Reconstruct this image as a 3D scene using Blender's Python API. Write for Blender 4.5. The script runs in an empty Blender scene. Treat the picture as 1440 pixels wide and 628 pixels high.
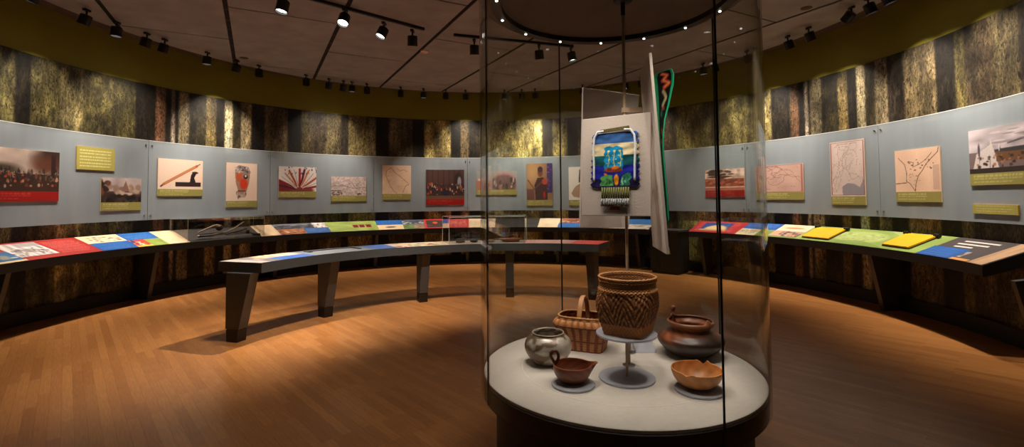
import bpy, math, random
import numpy as np
from mathutils import Vector, Matrix
random.seed(7); RNG = np.random.default_rng(7)
PI = math.pi
# ------------------------------------------------------------------ camera model (1440x628)
F, YP, PT, RL = 674.02, 252.93, .0367, .0086
CX, CY, R, EYE = -.4912, 6.0725, 5.725, 1.55
c_, s_ = math.cos(PT), math.sin(PT)
FW = np.array([0, c_, s_]); UP0 = np.array([0, -s_, c_]); R0 = np.array([1, 0, 0.])
RT = math.cos(RL)*R0 - math.sin(RL)*UP0
UP = math.cos(RL)*UP0 + math.sin(RL)*R0
def ray(x, y): return (x-720)/F*RT - (y-YP)/F*UP + FW
def onz(x, y, z):
    v = ray(x, y); return v*((z-EYE)/v[2]) + np.array([0, 0, EYE])
def oncyl(x, y, RR, c=(CX, CY)):
    v = ray(x, y); a = v[0]**2+v[1]**2; b = -2*(v[0]*c[0]+v[1]*c[1]); q = c[0]**2+c[1]**2-RR*RR
    t = (-b+math.sqrt(max(b*b-4*a*q, 0)))/(2*a); return v*t + np.array([0, 0, EYE])
def azc(x, y, RR, c=(CX, CY)):
    P = oncyl(x, y, RR, c); return math.degrees(math.atan2(P[0]-c[0], P[1]-c[1])), P[2]
def azz(x, y, z, c=(CX, CY)):
    P = onz(x, y, z); return math.degrees(math.atan2(P[0]-c[0], P[1]-c[1]))
def dep(x, y, D):
    v = ray(x, y); return v*(D/v[1]) + np.array([0, 0, EYE])
def pol(a, r, z=0, c=(CX, CY)):
    a = math.radians(a); return np.array([c[0]+r*math.sin(a), c[1]+r*math.cos(a), z])
Z_CEIL = 4.086; Z_PT = 2.525; Z_PB = 1.24; Z_MT = 3.452; Z_BASE = .18

# ------------------------------------------------------------------ materials
def lin(c): return tuple(((v/255)/12.92 if v/255 <= .04045 else ((v/255+.055)/1.055)**2.4) for v in c)
def newmat(name):
    m = bpy.data.materials.new(name); m.use_nodes = True
    nt = m.node_tree; return m, nt, nt.nodes['Principled BSDF'], nt.links
def mat(name, col, rough=.6, metal=0., noise=.12, nscale=8., bump=0., spec=.5, coat=0., stretch=None):
    m, nt, b, L = newmat(name); c = lin(col)
    tc = nt.nodes.new('ShaderNodeTexCoord'); mp = nt.nodes.new('ShaderNodeMapping')
    if stretch: mp.inputs['Scale'].default_value = stretch
    L.new(tc.outputs['Object'], mp.inputs['Vector'])
    n = nt.nodes.new('ShaderNodeTexNoise'); n.inputs['Scale'].default_value = nscale; n.inputs['Detail'].default_value = 5
    L.new(mp.outputs['Vector'], n.inputs['Vector'])
    r = nt.nodes.new('ShaderNodeValToRGB')
    r.color_ramp.elements[0].position = .3; r.color_ramp.elements[1].position = .7
    r.color_ramp.elements[0].color = (*[v*(1-noise) for v in c], 1)
    r.color_ramp.elements[1].color = (*[min(1, v*(1+noise)) for v in c], 1)
    L.new(n.outputs['Fac'], r.inputs['Fac']); L.new(r.outputs['Color'], b.inputs['Base Color'])
    b.inputs['Roughness'].default_value = rough; b.inputs['Metallic'].default_value = metal
    b.inputs['Specular IOR Level'].default_value = spec; b.inputs['Coat Weight'].default_value = coat
    b.inputs['Coat Roughness'].default_value = .15
    if bump:
        bp = nt.nodes.new('ShaderNodeBump'); bp.inputs['Strength'].default_value = bump; bp.inputs['Distance'].default_value = .01
        L.new(n.outputs['Fac'], bp.inputs['Height']); L.new(bp.outputs['Normal'], b.inputs['Normal'])
    return m
def vcmat(name, rough=.55, spec=.3, fine=0., fscale=60., bump=0., gain=1.0):
    """surface printed / dyed with the colours stored on the mesh, broken up by a fine noise"""
    m, nt, b, L = newmat(name)
    a = nt.nodes.new('ShaderNodeVertexColor'); a.layer_name = 'Col'
    n = nt.nodes.new('ShaderNodeTexNoise'); n.inputs['Scale'].default_value = fscale; n.inputs['Detail'].default_value = 6
    tc = nt.nodes.new('ShaderNodeTexCoord'); L.new(tc.outputs['Object'], n.inputs['Vector'])
    mr = nt.nodes.new('ShaderNodeMapRange'); mr.inputs['From Min'].default_value = .3; mr.inputs['From Max'].default_value = .7
    mr.inputs['To Min'].default_value = gain*(1-fine); mr.inputs['To Max'].default_value = gain*(1+fine)
    L.new(n.outputs['Fac'], mr.inputs['Value'])
    mx = nt.nodes.new('ShaderNodeVectorMath'); mx.operation = 'SCALE'
    L.new(a.outputs['Color'], mx.inputs[0]); L.new(mr.outputs['Result'], mx.inputs['Scale'])
    L.new(mx.outputs['Vector'], b.inputs['Base Color'])
    b.inputs['Roughness'].default_value = rough; b.inputs['Specular IOR Level'].default_value = spec
    if bump:
        bp = nt.nodes.new('ShaderNodeBump'); bp.inputs['Strength'].default_value = bump; bp.inputs['Distance'].default_value = .004
        L.new(n.outputs['Fac'], bp.inputs['Height']); L.new(bp.outputs['Normal'], b.inputs['Normal'])
    return m
def glassmat(name, tint=(1, 1, 1), base=.04, rough=0.0, diffuse=0., dcol=(1, 1, 1)):
    """thin clear pane: transparent with a Fresnel-weighted mirror sheen (same for every ray)"""
    m = bpy.data.materials.new(name); m.use_nodes = True; nt = m.node_tree; nt.nodes.clear(); L = nt.links
    out = nt.nodes.new('ShaderNodeOutputMaterial'); tr = nt.nodes.new('ShaderNodeBsdfTransparent'); gl = nt.nodes.new('ShaderNodeBsdfGlossy')
    tr.inputs['Color'].default_value = (*tint, 1); gl.inputs['Roughness'].default_value = rough
    lw = nt.nodes.new('ShaderNodeLayerWeight'); lw.inputs['Blend'].default_value = .5
    pw = nt.nodes.new('ShaderNodeMath'); pw.operation = 'POWER'; pw.inputs[1].default_value = 5
    ma = nt.nodes.new('ShaderNodeMath'); ma.operation = 'MULTIPLY_ADD'; ma.inputs[1].default_value = .9; ma.inputs[2].default_value = base
    L.new(lw.outputs['Facing'], pw.inputs[0]); L.new(pw.outputs[0], ma.inputs[0])
    mx = nt.nodes.new('ShaderNodeMixShader'); L.new(ma.outputs[0], mx.inputs[0]); L.new(tr.outputs[0], mx.inputs[1]); L.new(gl.outputs[0], mx.inputs[2])
    last = mx
    if diffuse:
        df = nt.nodes.new('ShaderNodeBsdfDiffuse'); df.inputs['Color'].default_value = (*dcol, 1)
        m2 = nt.nodes.new('ShaderNodeMixShader'); m2.inputs[0].default_value = diffuse
        L.new(mx.outputs[0], m2.inputs[1]); L.new(df.outputs[0], m2.inputs[2]); last = m2
    L.new(last.outputs[0], out.inputs['Surface']); return m
def emat(name, col, strength):
    m = bpy.data.materials.new(name); m.use_nodes = True; nt = m.node_tree; nt.nodes.clear()
    o = nt.nodes.new('ShaderNodeOutputMaterial'); e = nt.nodes.new('ShaderNodeEmission')
    e.inputs['Color'].default_value = (*col, 1); e.inputs['Strength'].default_value = strength
    nt.links.new(e.outputs[0], o.inputs['Surface']); return m

M = {}
M['olive'] = mat('olive_paint', (122, 114, 14), .75, noise=.05, nscale=2)
M['ceil'] = mat('ceiling_board', (150, 144, 144), .9, noise=.14, nscale=3, stretch=(1, 1, 1))
M['plenum'] = mat('dark_gap', (6, 5, 5), .9)
M['reveal'] = mat('ceiling_edge', (84, 68, 56), .9, noise=.05)
M['base'] = mat('black_baseboard', (14, 11, 10), .6)
M['black'] = mat('black_metal', (12, 12, 12), .45, noise=.05)
M['blackp'] = mat('black_powder_coat', (34, 34, 35), .5, noise=.06, nscale=20)
M['bench'] = mat('charcoal_laminate', (64, 66, 68), .45, noise=.06, nscale=15)
M['benchtop'] = mat('grey_laminate_top', (120, 128, 138), .4, noise=.05, nscale=15)
M['steel'] = mat('brushed_steel', (170, 168, 165), .3, metal=1., noise=.05)
M['rod'] = mat('tan_painted_rod', (176, 150, 122), .5, noise=.05)
M['linen'] = mat('linen_covered_board', (196, 182, 172), .9, noise=.05, nscale=120, bump=.2)
M['platform'] = mat('platform_cloth', (206, 198, 188), .85, noise=.04, nscale=40)
M['drum'] = mat('dark_drum_laminate', (40, 33, 30), .55, noise=.08)
M['lidm'] = mat('case_lid_panel', (112, 92, 80), .7, noise=.04)
M['beige'] = mat('beige_print_stock', (222, 196, 160), .6, noise=.03)
M['print'] = vcmat('printed_graphic', .5, .35, fine=.08, fscale=90)
M['printm'] = vcmat('matte_print', .85, .1, fine=.12, fscale=50)
M['weave'] = vcmat('woven_splint', .6, .35, fine=.25, fscale=140, bump=.4)
M['pot'] = vcmat('burnished_clay', .36, .5, fine=.12, fscale=30, bump=.15)
M['glass'] = glassmat('case_glass', (.955, .965, .955), .034)
M['vglass'] = glassmat('vitrine_glass', (.93, .93, .93), .07)
M['edge'] = mat('dark_glass_edge', (16, 17, 16), .3, noise=.02)
M['acryl'] = glassmat('frosted_acrylic', (.86, .88, .95), .05, .25, diffuse=.62, dcol=(.62, .63, .70))
M['gedge'] = mat('greenish_glass_edge', (190, 192, 180), .25, noise=.02)
M['cord'] = mat('white_cord', (226, 226, 232), .7, noise=.05)
M['ledw'] = emat('lamp_face', (1, .95, .88), 7.)
M['ledo'] = emat('lamp_face_dim', (1, .95, .88), 2.2)
M['smoke'] = mat('cream_plastic', (226, 190, 170), .5, noise=.02)
M['yellow'] = mat('yellow_card', (244, 176, 8), .5, noise=.04, nscale=4)
M['wooddark'] = mat('dark_carved_wood', (70, 44, 30), .4, noise=.3, nscale=30)
M['stick'] = mat('pale_peeled_stick', (150, 128, 108), .5, noise=.2, nscale=40)
M['darkprint'] = mat('charcoal_case_liner', (84, 80, 76), .7)
M['paper'] = mat('white_label_card', (225, 220, 214), .6, noise=.02)

def floor_mat():
    m, nt, b, L = newmat('maple_strip_floor')
    tc = nt.nodes.new('ShaderNodeTexCoord'); mp = nt.nodes.new('ShaderNodeMapping')
    mp.inputs['Rotation'].default_value = (0, 0, math.radians(-132.9))
    L.new(tc.outputs['Object'], mp.inputs['Vector'])
    br = nt.nodes.new('ShaderNodeTexBrick'); br.offset = .37; br.offset_frequency = 2; br.squash = 1
    br.inputs['Scale'].default_value = 1; br.inputs['Brick Width'].default_value = .78; br.inputs['Row Height'].default_value = .068
    br.inputs['Mortar Size'].default_value = .0009; br.inputs['Mortar Smooth'].default_value = .2; br.inputs['Bias'].default_value = 0
    br.inputs['Color1'].default_value = (0, 0, 0, 1); br.inputs['Color2'].default_value = (1, 1, 1, 1); br.inputs['Mortar'].default_value = (.2, .2, .2, 1)
    L.new(mp.outputs['Vector'], br.inputs['Vector'])
    r = nt.nodes.new('ShaderNodeValToRGB'); e = r.color_ramp.elements
    e[0].position = 0; e[0].color = (*lin((168, 110, 60)), 1); e[1].position = 1; e[1].color = (*lin((190, 130, 74)), 1)
    k = e.new(.5); k.color = (*lin((180, 120, 67)), 1)
    L.new(br.outputs['Color'], r.inputs['Fac'])
    g = nt.nodes.new('ShaderNodeTexNoise'); g.inputs['Scale'].default_value = 6; g.inputs['Detail'].default_value = 8
    mp2 = nt.nodes.new('ShaderNodeMapping'); mp2.inputs['Scale'].default_value = (1.2, 14, 1)
    L.new(mp.outputs['Vector'], mp2.inputs['Vector']); L.new(mp2.outputs['Vector'], g.inputs['Vector'])
    mr = nt.nodes.new('ShaderNodeMapRange'); mr.inputs['From Min'].default_value = .3; mr.inputs['From Max'].default_value = .7
    mr.inputs['To Min'].default_value = .84; mr.inputs['To Max'].default_value = 1.12; L.new(g.outputs['Fac'], mr.inputs['Value'])
    sc = nt.nodes.new('ShaderNodeVectorMath'); sc.operation = 'SCALE'
    L.new(r.outputs['Color'], sc.inputs[0]); L.new(mr.outputs['Result'], sc.inputs['Scale'])
    mo = nt.nodes.new('ShaderNodeMix'); mo.data_type = 'RGBA'; mo.inputs['B'].default_value = (*lin((130, 82, 46)), 1)
    L.new(br.outputs['Fac'], mo.inputs['Factor']); L.new(sc.outputs['Vector'], mo.inputs['A'])
    L.new(mo.outputs['Result'], b.inputs['Base Color'])
    b.inputs['Roughness'].default_value = .3; b.inputs['Specular IOR Level'].default_value = .5
    bp = nt.nodes.new('ShaderNodeBump'); bp.inputs['Strength'].default_value = .08; bp.inputs['Distance'].default_value = .003
    L.new(g.outputs['Fac'], bp.inputs['Height']); L.new(bp.outputs['Normal'], b.inputs['Normal'])
    return m
M['floor'] = floor_mat()

def mural_mat():
    m, nt, b, L = newmat('forest_photo_print')
    a = nt.nodes.new('ShaderNodeVertexColor'); a.layer_name = 'Col'
    uv = nt.nodes.new('ShaderNodeUVMap'); uv.uv_map = 'UVMap'
    def noise(scale, sx, sy, dist, det=8, rough=.65):
        mp = nt.nodes.new('ShaderNodeMapping'); mp.inputs['Scale'].default_value = (sx, sy, 1); L.new(uv.outputs['UV'], mp.inputs['Vector'])
        n = nt.nodes.new('ShaderNodeTexNoise'); n.inputs['Scale'].default_value = scale; n.inputs['Detail'].default_value = det
        n.inputs['Roughness'].default_value = rough; n.inputs['Distortion'].default_value = dist
        L.new(mp.outputs['Vector'], n.inputs['Vector']); return n
    n1 = noise(34, 1, .45, .9, 10, .75); n2 = noise(5, 3.0, .4, .3)
    mr = nt.nodes.new('ShaderNodeMapRange'); mr.inputs['From Min'].default_value = .38; mr.inputs['From Max'].default_value = .68
    mr.inputs['To Min'].default_value = .05; mr.inputs['To Max'].default_value = 2.3; mr.clamp = True
    L.new(n1.outputs['Fac'], mr.inputs['Value'])
    m2 = nt.nodes.new('ShaderNodeMapRange'); m2.inputs['From Min'].default_value = .3; m2.inputs['From Max'].default_value = .7
    m2.inputs['To Min'].default_value = .6; m2.inputs['To Max'].default_value = 1.35; L.new(n2.outputs['Fac'], m2.inputs['Value'])
    mu = nt.nodes.new('ShaderNodeMath'); mu.operation = 'MULTIPLY'; L.new(mr.outputs['Result'], mu.inputs[0]); L.new(m2.outputs['Result'], mu.inputs[1])
    sc = nt.nodes.new('ShaderNodeVectorMath'); sc.operation = 'SCALE'; L.new(a.outputs['Color'], sc.inputs[0]); L.new(mu.outputs[0], sc.inputs['Scale'])
    L.new(sc.outputs['Vector'], b.inputs['Base Color'])
    b.inputs['Roughness'].default_value = .55; b.inputs['Specular IOR Level'].default_value = .3
    return m
M['mural'] = mural_mat()

def panel_mat():
    """back-frosted acrylic sheet: mostly opaque blue-grey, the forest print showing faintly through"""
    m = bpy.data.materials.new('frosted_sheet'); m.use_nodes = True; nt = m.node_tree; L = nt.links; b = nt.nodes['Principled BSDF']
    b.inputs['Base Color'].default_value = (*lin((162, 174, 184)), 1); b.inputs['Roughness'].default_value = .42
    tr = nt.nodes.new('ShaderNodeBsdfTransparent'); mx = nt.nodes.new('ShaderNodeMixShader')
    n = nt.nodes.new('ShaderNodeTexNoise'); n.inputs['Scale'].default_value = 1.2; tc = nt.nodes.new('ShaderNodeTexCoord')
    mp = nt.nodes.new('ShaderNodeMapping'); mp.inputs['Scale'].default_value = (3, 3, .4)
    L.new(tc.outputs['Object'], mp.inputs['Vector']); L.new(mp.outputs['Vector'], n.inputs['Vector'])
    mr = nt.nodes.new('ShaderNodeMapRange'); mr.inputs['To Min'].default_value = .18; mr.inputs['To Max'].default_value = .46; L.new(n.outputs['Fac'], mr.inputs['Value'])
    L.new(mr.outputs['Result'], mx.inputs[0])
    L.new(b.outputs[0], mx.inputs[1]); L.new(tr.outputs[0], mx.inputs[2])
    L.new(mx.outputs[0], nt.nodes['Material Output'].inputs['Surface']); return m
M['frost'] = panel_mat()
M['frost_edge'] = mat('lit_sheet_edge', (226, 232, 232), .4, noise=.02)

# ------------------------------------------------------------------ object helpers
COL = bpy.context.scene.collection
def mesh(name, V, Fc, material, parent=None, smooth=False, cols=None, uvs=None):
    me = bpy.data.meshes.new(name); me.from_pydata([tuple(map(float, v)) for v in V], [], [tuple(f) for f in Fc]); me.update()
    if cols is not None:
        at = me.color_attributes.new('Col', 'FLOAT_COLOR', 'POINT')
        c = np.asarray(cols, float)/255.; c = np.where(c <= .04045, c/12.92, ((c+.055)/1.055)**2.4)
        c = np.c_[c, np.ones(len(c))].astype(np.float32); at.data.foreach_set('color', c.ravel())
    if uvs is not None:
        ul = me.uv_layers.new(name='UVMap'); li = np.zeros(len(me.loops), np.int32); me.loops.foreach_get('vertex_index', li)
        ul.data.foreach_set('uv', np.asarray(uvs, np.float32)[li].ravel())
    if material: me.materials.append(material)
    if smooth:
        me.polygons.foreach_set('use_smooth', [True]*len(me.polygons))
        if smooth != 'all':
            me.set_sharp_from_angle(angle=math.radians(40))
    o = bpy.data.objects.new(name, me); COL.objects.link(o)
    if parent: o.parent = parent
    return o
def tag(o, label, cat, group=None):
    o['label'] = label; o['category'] = cat
    if group: o['group'] = group
    return o
def thing(name, label, cat, loc=(0, 0, 0), rz=0., group=None):
    o = bpy.data.objects.new(name, None); COL.objects.link(o); o.location = tuple(map(float, loc)); o.rotation_euler = (0, 0, rz)
    o.empty_display_size = .1
    return tag(o, label, cat, group)
def struct(o): o['kind'] = 'structure'; return o
class B:
    def __init__(s): s.v = []; s.f = []
    def add(s, V, Fc):
        n = len(s.v); s.v += [tuple(map(float, v)) for v in V]; s.f += [tuple(i+n for i in f) for f in Fc]; return s
    def box(s, x0, x1, y0, y1, z0, z1):
        V = [(x, y, z) for z in (z0, z1) for y in (y0, y1) for x in (x0, x1)]
        return s.add(V, [(0, 2, 3, 1), (4, 5, 7, 6), (0, 1, 5, 4), (2, 6, 7, 3), (0, 4, 6, 2), (1, 3, 7, 5)])
    def hexa(s, P): # 8 points: bottom 4 (loop), top 4
        return s.add(P, [(3, 2, 1, 0), (4, 5, 6, 7), (0, 1, 5, 4), (1, 2, 6, 5), (2, 3, 7, 6), (3, 0, 4, 7)])
    def lathe(s, prof, n=48, c=(0, 0, 0), closed=False):
        V = []
        for r, z in prof:
            for k in range(n):
                a = 2*PI*k/n; V.append((c[0]+r*math.cos(a), c[1]+r*math.sin(a), c[2]+z))
        Fc = []; m = len(prof); rng = m if closed else m-1
        for i in range(rng):
            j = (i+1) % m
            for k in range(n): Fc.append((i*n+k, i*n+(k+1) % n, j*n+(k+1) % n, j*n+k))
        if not closed:
            Fc.append(tuple(range(n))[::-1]); Fc.append(tuple((m-1)*n+k for k in range(n)))
        return s.add(V, Fc)
    def tube(s, pts, r, n=10, closed=False):
        pts = [Vector(p) for p in pts]; V = []; m = len(pts); up = Vector((0, 0, 1))
        rs = r if hasattr(r, '__len__') else [r]*m
        prev = None
        for i, p in enumerate(pts):
            if closed: t = (pts[(i+1) % m]-pts[i-1]).normalized()
            else: t = (pts[min(i+1, m-1)]-pts[max(i-1, 0)]).normalized()
            if prev is None:
                a = t.cross(up if abs(t.z) < .9 else Vector((1, 0, 0))).normalized()
            else: a = (prev - t*prev.dot(t)).normalized()
            prev = a; b = t.cross(a)
            for k in range(n):
                q = 2*PI*k/n; V.append(p+(a*math.cos(q)+b*math.sin(q))*rs[i])
        Fc = []
        for i in range(m if closed else m-1):
            j = (i+1) % m
            for k in range(n): Fc.append((i*n+k, i*n+(k+1) % n, j*n+(k+1) % n, j*n+k))
        if not closed: Fc.append(tuple(range(n))[::-1]); Fc.append(tuple((m-1)*n+k for k in range(n)))
        return s.add(V, Fc)
    def sweep_arc(s, prof, a0, a1, n=48, c=(CX, CY), full=False):
        """closed cross-section prof [(r,z)] swept from azimuth a0 to a1 (degrees)"""
        V = []; m = len(prof)
        cnt = n if full else n+1
        for i in range(cnt):
            a = a0+(a1-a0)*i/n
            for r, z in prof: V.append(pol(a, r, z, c))
        Fc = []
        for i in range(n):
            j = (i+1) % cnt
            for k in range(m): Fc.append((i*m+k, j*m+k, j*m+(k+1) % m, i*m+(k+1) % m))
        if not full: Fc.append(tuple(range(m))); Fc.append(tuple(n*m+k for k in range(m))[::-1])
        return s.add(V, Fc)
    def put(s, name, material, parent=None, smooth=False): 
        o = mesh(name, s.v, s.f, material, parent, smooth)
        import bmesh
        bm = bmesh.new(); bm.from_mesh(o.data); bmesh.ops.recalc_face_normals(bm, faces=bm.faces); bm.to_mesh(o.data); bm.free()
        return o
def grid_print(name, img, posfn, material, parent=None, smooth=True, uv=False):
    """img HxWx3 (row 0 = top); posfn(u,v) with u 0..1 left-right, v 0..1 bottom-top"""
    H, W = img.shape[:2]; V = []; cols = []
    for j in range(H):
        for i in range(W):
            V.append(posfn(i/(W-1), 1-j/(H-1)))
    idx = np.arange(H*W).reshape(H, W)
    Fc = np.stack([idx[1:, :-1], idx[1:, 1:], idx[:-1, 1:], idx[:-1, :-1]], -1).reshape(-1, 4).tolist()
    uvs = None
    if uv: uvs = uv(H, W)
    return mesh(name, V, Fc, material, parent, 'all' if smooth else False, cols=np.clip(img.reshape(-1, 3), 0, 255), uvs=uvs)
def local(o, loc):
    """move a thing's origin to loc keeping its geometry (children meshes are built in world coordinates)"""
    return o

# ------------------------------------------------------------------ tiny painter for the printed pictures
class Cv:
    def __init__(s, w, h, c=(200, 200, 200)):
        s.w, s.h = w, h; s.a = np.zeros((h, w, 3)) + np.array(c, float)
        s.Y, s.X = np.mgrid[0:h, 0:w]; s.X = (s.X+.5)/w; s.Y = (s.Y+.5)/h
    def blend(s, m, c, al=1.):
        m = np.clip(m, 0, 1)[..., None]*al; s.a = s.a*(1-m)+np.array(c, float)*m; return s
    def rect(s, x0, y0, x1, y1, c, al=1.): return s.blend(((s.X >= x0) & (s.X <= x1) & (s.Y >= y0) & (s.Y <= y1)).astype(float), c, al)
    def ell(s, x, y, rx, ry, c, al=1., soft=.15):
        d = np.sqrt(((s.X-x)/rx)**2+((s.Y-y)/ry)**2); return s.blend((1+soft-d)/max(soft*2, 1e-3), c, al)
    def line(s, pts, w, c, al=1.):
        for (x0, y0), (x1, y1) in zip(pts[:-1], pts[1:]):
            asp = s.h/s.w; dx, dy = x1-x0, (y1-y0)*asp; L2 = dx*dx+dy*dy+1e-9
            t = np.clip(((s.X-x0)*dx+(s.Y-y0)*asp*dy)/L2, 0, 1)
            d = np.hypot(s.X-x0-t*dx, (s.Y-y0)*asp-t*dy); s.blend((w-d)/(w*.5)+.5, c, al)
        return s
    def poly(s, P, c, al=1.):
        ins = np.zeros(s.X.shape, bool); n = len(P)
        for i in range(n):
            x0, y0 = P[i]; x1, y1 = P[(i+1) % n]
            if y0 == y1: continue
            cr = ((s.Y < y0) != (s.Y < y1)) & (s.X < (x1-x0)*(s.Y-y0)/(y1-y0)+x0); ins ^= cr
        return s.blend(ins.astype(float), c, al)
    def nz(s, gx, gy, seed=0):
        r = np.random.default_rng(seed); g = r.random((gy+2, gx+2)); x = s.X*gx; y = s.Y*gy
        xi = x.astype(int); yi = y.astype(int); fx = x-xi; fy = y-yi
        return (g[yi, xi]*(1-fx)+g[yi, xi+1]*fx)*(1-fy)+(g[yi+1, xi]*(1-fx)+g[yi+1, xi+1]*fx)*fy
    def noise(s, gx, gy, amt, seed=0): s.a *= (1+amt*(s.nz(gx, gy, seed)*2-1))[..., None]; return s
    def blobs(s, n, x0, y0, x1, y1, rx, ry, cols, seed=0, al=.9):
        r = random.Random(seed)
        for _ in range(n): s.ell(r.uniform(x0, x1), r.uniform(y0, y1), rx*r.uniform(.5, 1.3), ry*r.uniform(.5, 1.3), r.choice(cols), al, .3)
        return s
    def text(s, x0, y0, x1, rows, dy, c, seed=0, h=.02, al=.8):
        r = random.Random(seed)
        for k in range(rows):
            x = x0; xe = x1*(r.uniform(.75, 1.) if k == rows-1 else r.uniform(.93, 1))
            while x < xe:
                w = r.uniform(.02, .07); s.rect(x, y0+k*dy, min(x+w, xe), y0+k*dy+h, c, al); x += w+.012
        return s

def art_treaty(w, h):
    c = Cv(w, h, (206, 186, 176)); c.a = c.a*(1-.25*c.Y[..., None]); c.noise(4, 6, .25, 1)
    c.ell(.98, .1, .26, .42, (58, 38, 34), 1, .4).ell(.84, .34, .16, .2, (92, 52, 38), .9, .5).ell(.35, .5, .2, .14, (66, 58, 46), .9, .4)
    c.rect(0, .58, 1, 1, (58, 40, 32)); c.rect(.9, .1, .95, .9, (46, 30, 28))
    c.blobs(70, 0, .5, 1, .74, .013, .07, [(40, 34, 38), (80, 64, 50), (36, 26, 30), (110, 88, 70), (60, 44, 40)], 2)
    c.blobs(60, .2, .58, .98, .88, .014, .035, [(170, 80, 56), (190, 140, 116), (110, 46, 40), (180, 160, 148), (50, 32, 34), (40, 30, 34)], 3); c.blobs(40, 0, .52, 1, .58, .006, .014, [(176, 140, 120)], 7)
    return c.a
def art_landscape(w, h):
    c = Cv(w, h, (188, 172, 172)); c.noise(5, 4, .12, 1); c.rect(0, .55, 1, 1, (70, 58, 56))
    c.blobs(30, .1, .35, .95, .6, .07, .1, [(150, 120, 104), (170, 140, 120), (120, 96, 92), (196, 176, 160)], 2, .8)
    c.poly([(.5, .55), (.6, .1), (.7, .55)], (140, 104, 92)); c.ell(.62, .65, .2, .06, (200, 176, 160))
    c.blobs(36, 0, .68, 1, 1, .07, .1, [(26, 22, 26), (44, 34, 32), (60, 44, 44)], 4); c.blobs(14, 0, .05, .18, .6, .06, .1, [(40, 32, 28), (120, 70, 50)], 5)
    return c.a
def art_pipe(w, h):
    c = Cv(w, h, (234, 208, 190)); c.line([(.07, .9), (.14, .82)], .018, (92, 46, 34)); c.line([(.13, .83), (.86, .2)], .028, (178, 104, 66)); c.line([(.16, .8), (.84, .21)], .008, (214, 146, 100))
    c.line([(.84, .21), (.93, .13)], .012, (150, 82, 52)); c.rect(.38, .76, .95, .9, (50, 34, 38)); c.poly([(.7, .77), (.73, .5), (.78, .42), (.86, .4), (.84, .5), (.8, .6), (.84, .77)], (40, 26, 32)); c.ell(.82, .43, .07, .04, (46, 30, 34))
    return c.a
def art_pouch(w, h):
    c = Cv(w, h, (236, 212, 196)); c.poly([(.28, .18), (.72, .16), (.76, .32), (.72, .55), (.64, .78), (.62, .9), (.36, .9), (.38, .72), (.3, .5)], (170, 132, 112))
    c.poly([(.3, .14), (.4, .06), (.7, .1), (.78, .24), (.74, .3), (.28, .28)], (150, 134, 132)); c.ell(.42, .36, .1, .13, (206, 96, 62)); c.ell(.56, .55, .12, .14, (214, 64, 42)); c.ell(.62, .36, .07, .06, (50, 40, 44)); c.ell(.62, .34, .03, .03, (230, 220, 210))
    c.rect(.37, .72, .62, .75, (110, 50, 52)); c.blobs(14, .34, .76, .64, .9, .03, .04, [(196, 180, 170), (110, 90, 90)], 5); c.blobs(20, .3, .08, .75, .25, .03, .03, [(90, 74, 76), (206, 190, 184)], 6)
    return c.a
def art_feathers(w, h):
    c = Cv(w, h, (222, 214, 214)); c.poly([(0, .55), (.45, .95), (.6, 1), (0, 1)], (120, 40, 48)); c.ell(.62, .95, .3, .16, (120, 66, 54))
    for i, (a, col) in enumerate([(-75, (90, 36, 50)), (-62, (150, 40, 50)), (-50, (226, 220, 216)), (-38, (206, 168, 148)), (-26, (190, 88, 58)), (-14, (226, 220, 216)), (0, (170, 30, 40)), (12, (96, 30, 40)), (22, (226, 150, 110)), (36, (226, 216, 210)), (50, (200, 100, 80)), (64, (236, 226, 218)), (76, (160, 50, 56))]):
        q = math.radians(a); x1, y1 = .55+.62*math.sin(q), .95-.85*math.cos(q); c.line([(.55+.12*math.sin(q), .92-.14*math.cos(q)), (x1, y1)], .028, col); c.line([(.55+.12*math.sin(q), .92-.14*math.cos(q)), (x1, y1)], .005, (40, 26, 34))
    c.blobs(22, .05, 0, 1, .3, .014, .04, [(40, 28, 36), (90, 70, 74)], 3); return c.a
def art_engraving(w, h):
    c = Cv(w, h, (196, 178, 176)); c.noise(30, 20, .18, 1); c.blobs(40, .05, .1, .98, .85, .012, .025, [(110, 96, 96), (140, 122, 120)], 2, .8)
    c.line([(0, .5), (.3, .46), (.6, .6), (1, .55)], .006, (120, 104, 100)); c.line([(0, .74), (.3, .74)], .01, (60, 50, 52)); c.blobs(20, 0, .8, .3, .95, .02, .03, [(60, 50, 52)], 3); c.blobs(12, .75, .86, .95, .95, .015, .03, [(60, 50, 52)], 4); return c.a
def art_map(w, h, base=(232, 200, 174), ink=(150, 118, 98), seed=1, n=9, blue=False, frame=None):
    c = Cv(w, h, base); c.noise(5, 5, .06, seed); r = random.Random(seed)
    for k in range(n):
        x, y = r.uniform(.12, .7), r.uniform(.1, .5); P = [(x, y)]; q = r.uniform(0, 6)
        for _ in range(14): q += r.uniform(-.9, .9); x = min(.92, max(.06, x+.06*math.cos(q))); y = min(.92, max(.06, y+.07*math.sin(q)+.012)); P.append((x, y))
        c.line(P, .0035, ink, .75)
    c.blobs(26, .1, .1, .9, .9, .014, .008, [tuple(v*.8 for v in ink)], seed+3, .45)
    if blue: c.poly([(.35, .98), (.34, .82), (.5, .76), (.7, .78), (.84, .84), (.95, .7), (.97, .98)], (150, 146, 158))
    if frame: 
        for q in ((0.02, .02, .98, .035), (.02, .965, .98, .98), (.02, .02, .05, .98), (.95, .02, .98, .98)): c.rect(*q, frame)
    return c.a
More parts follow.
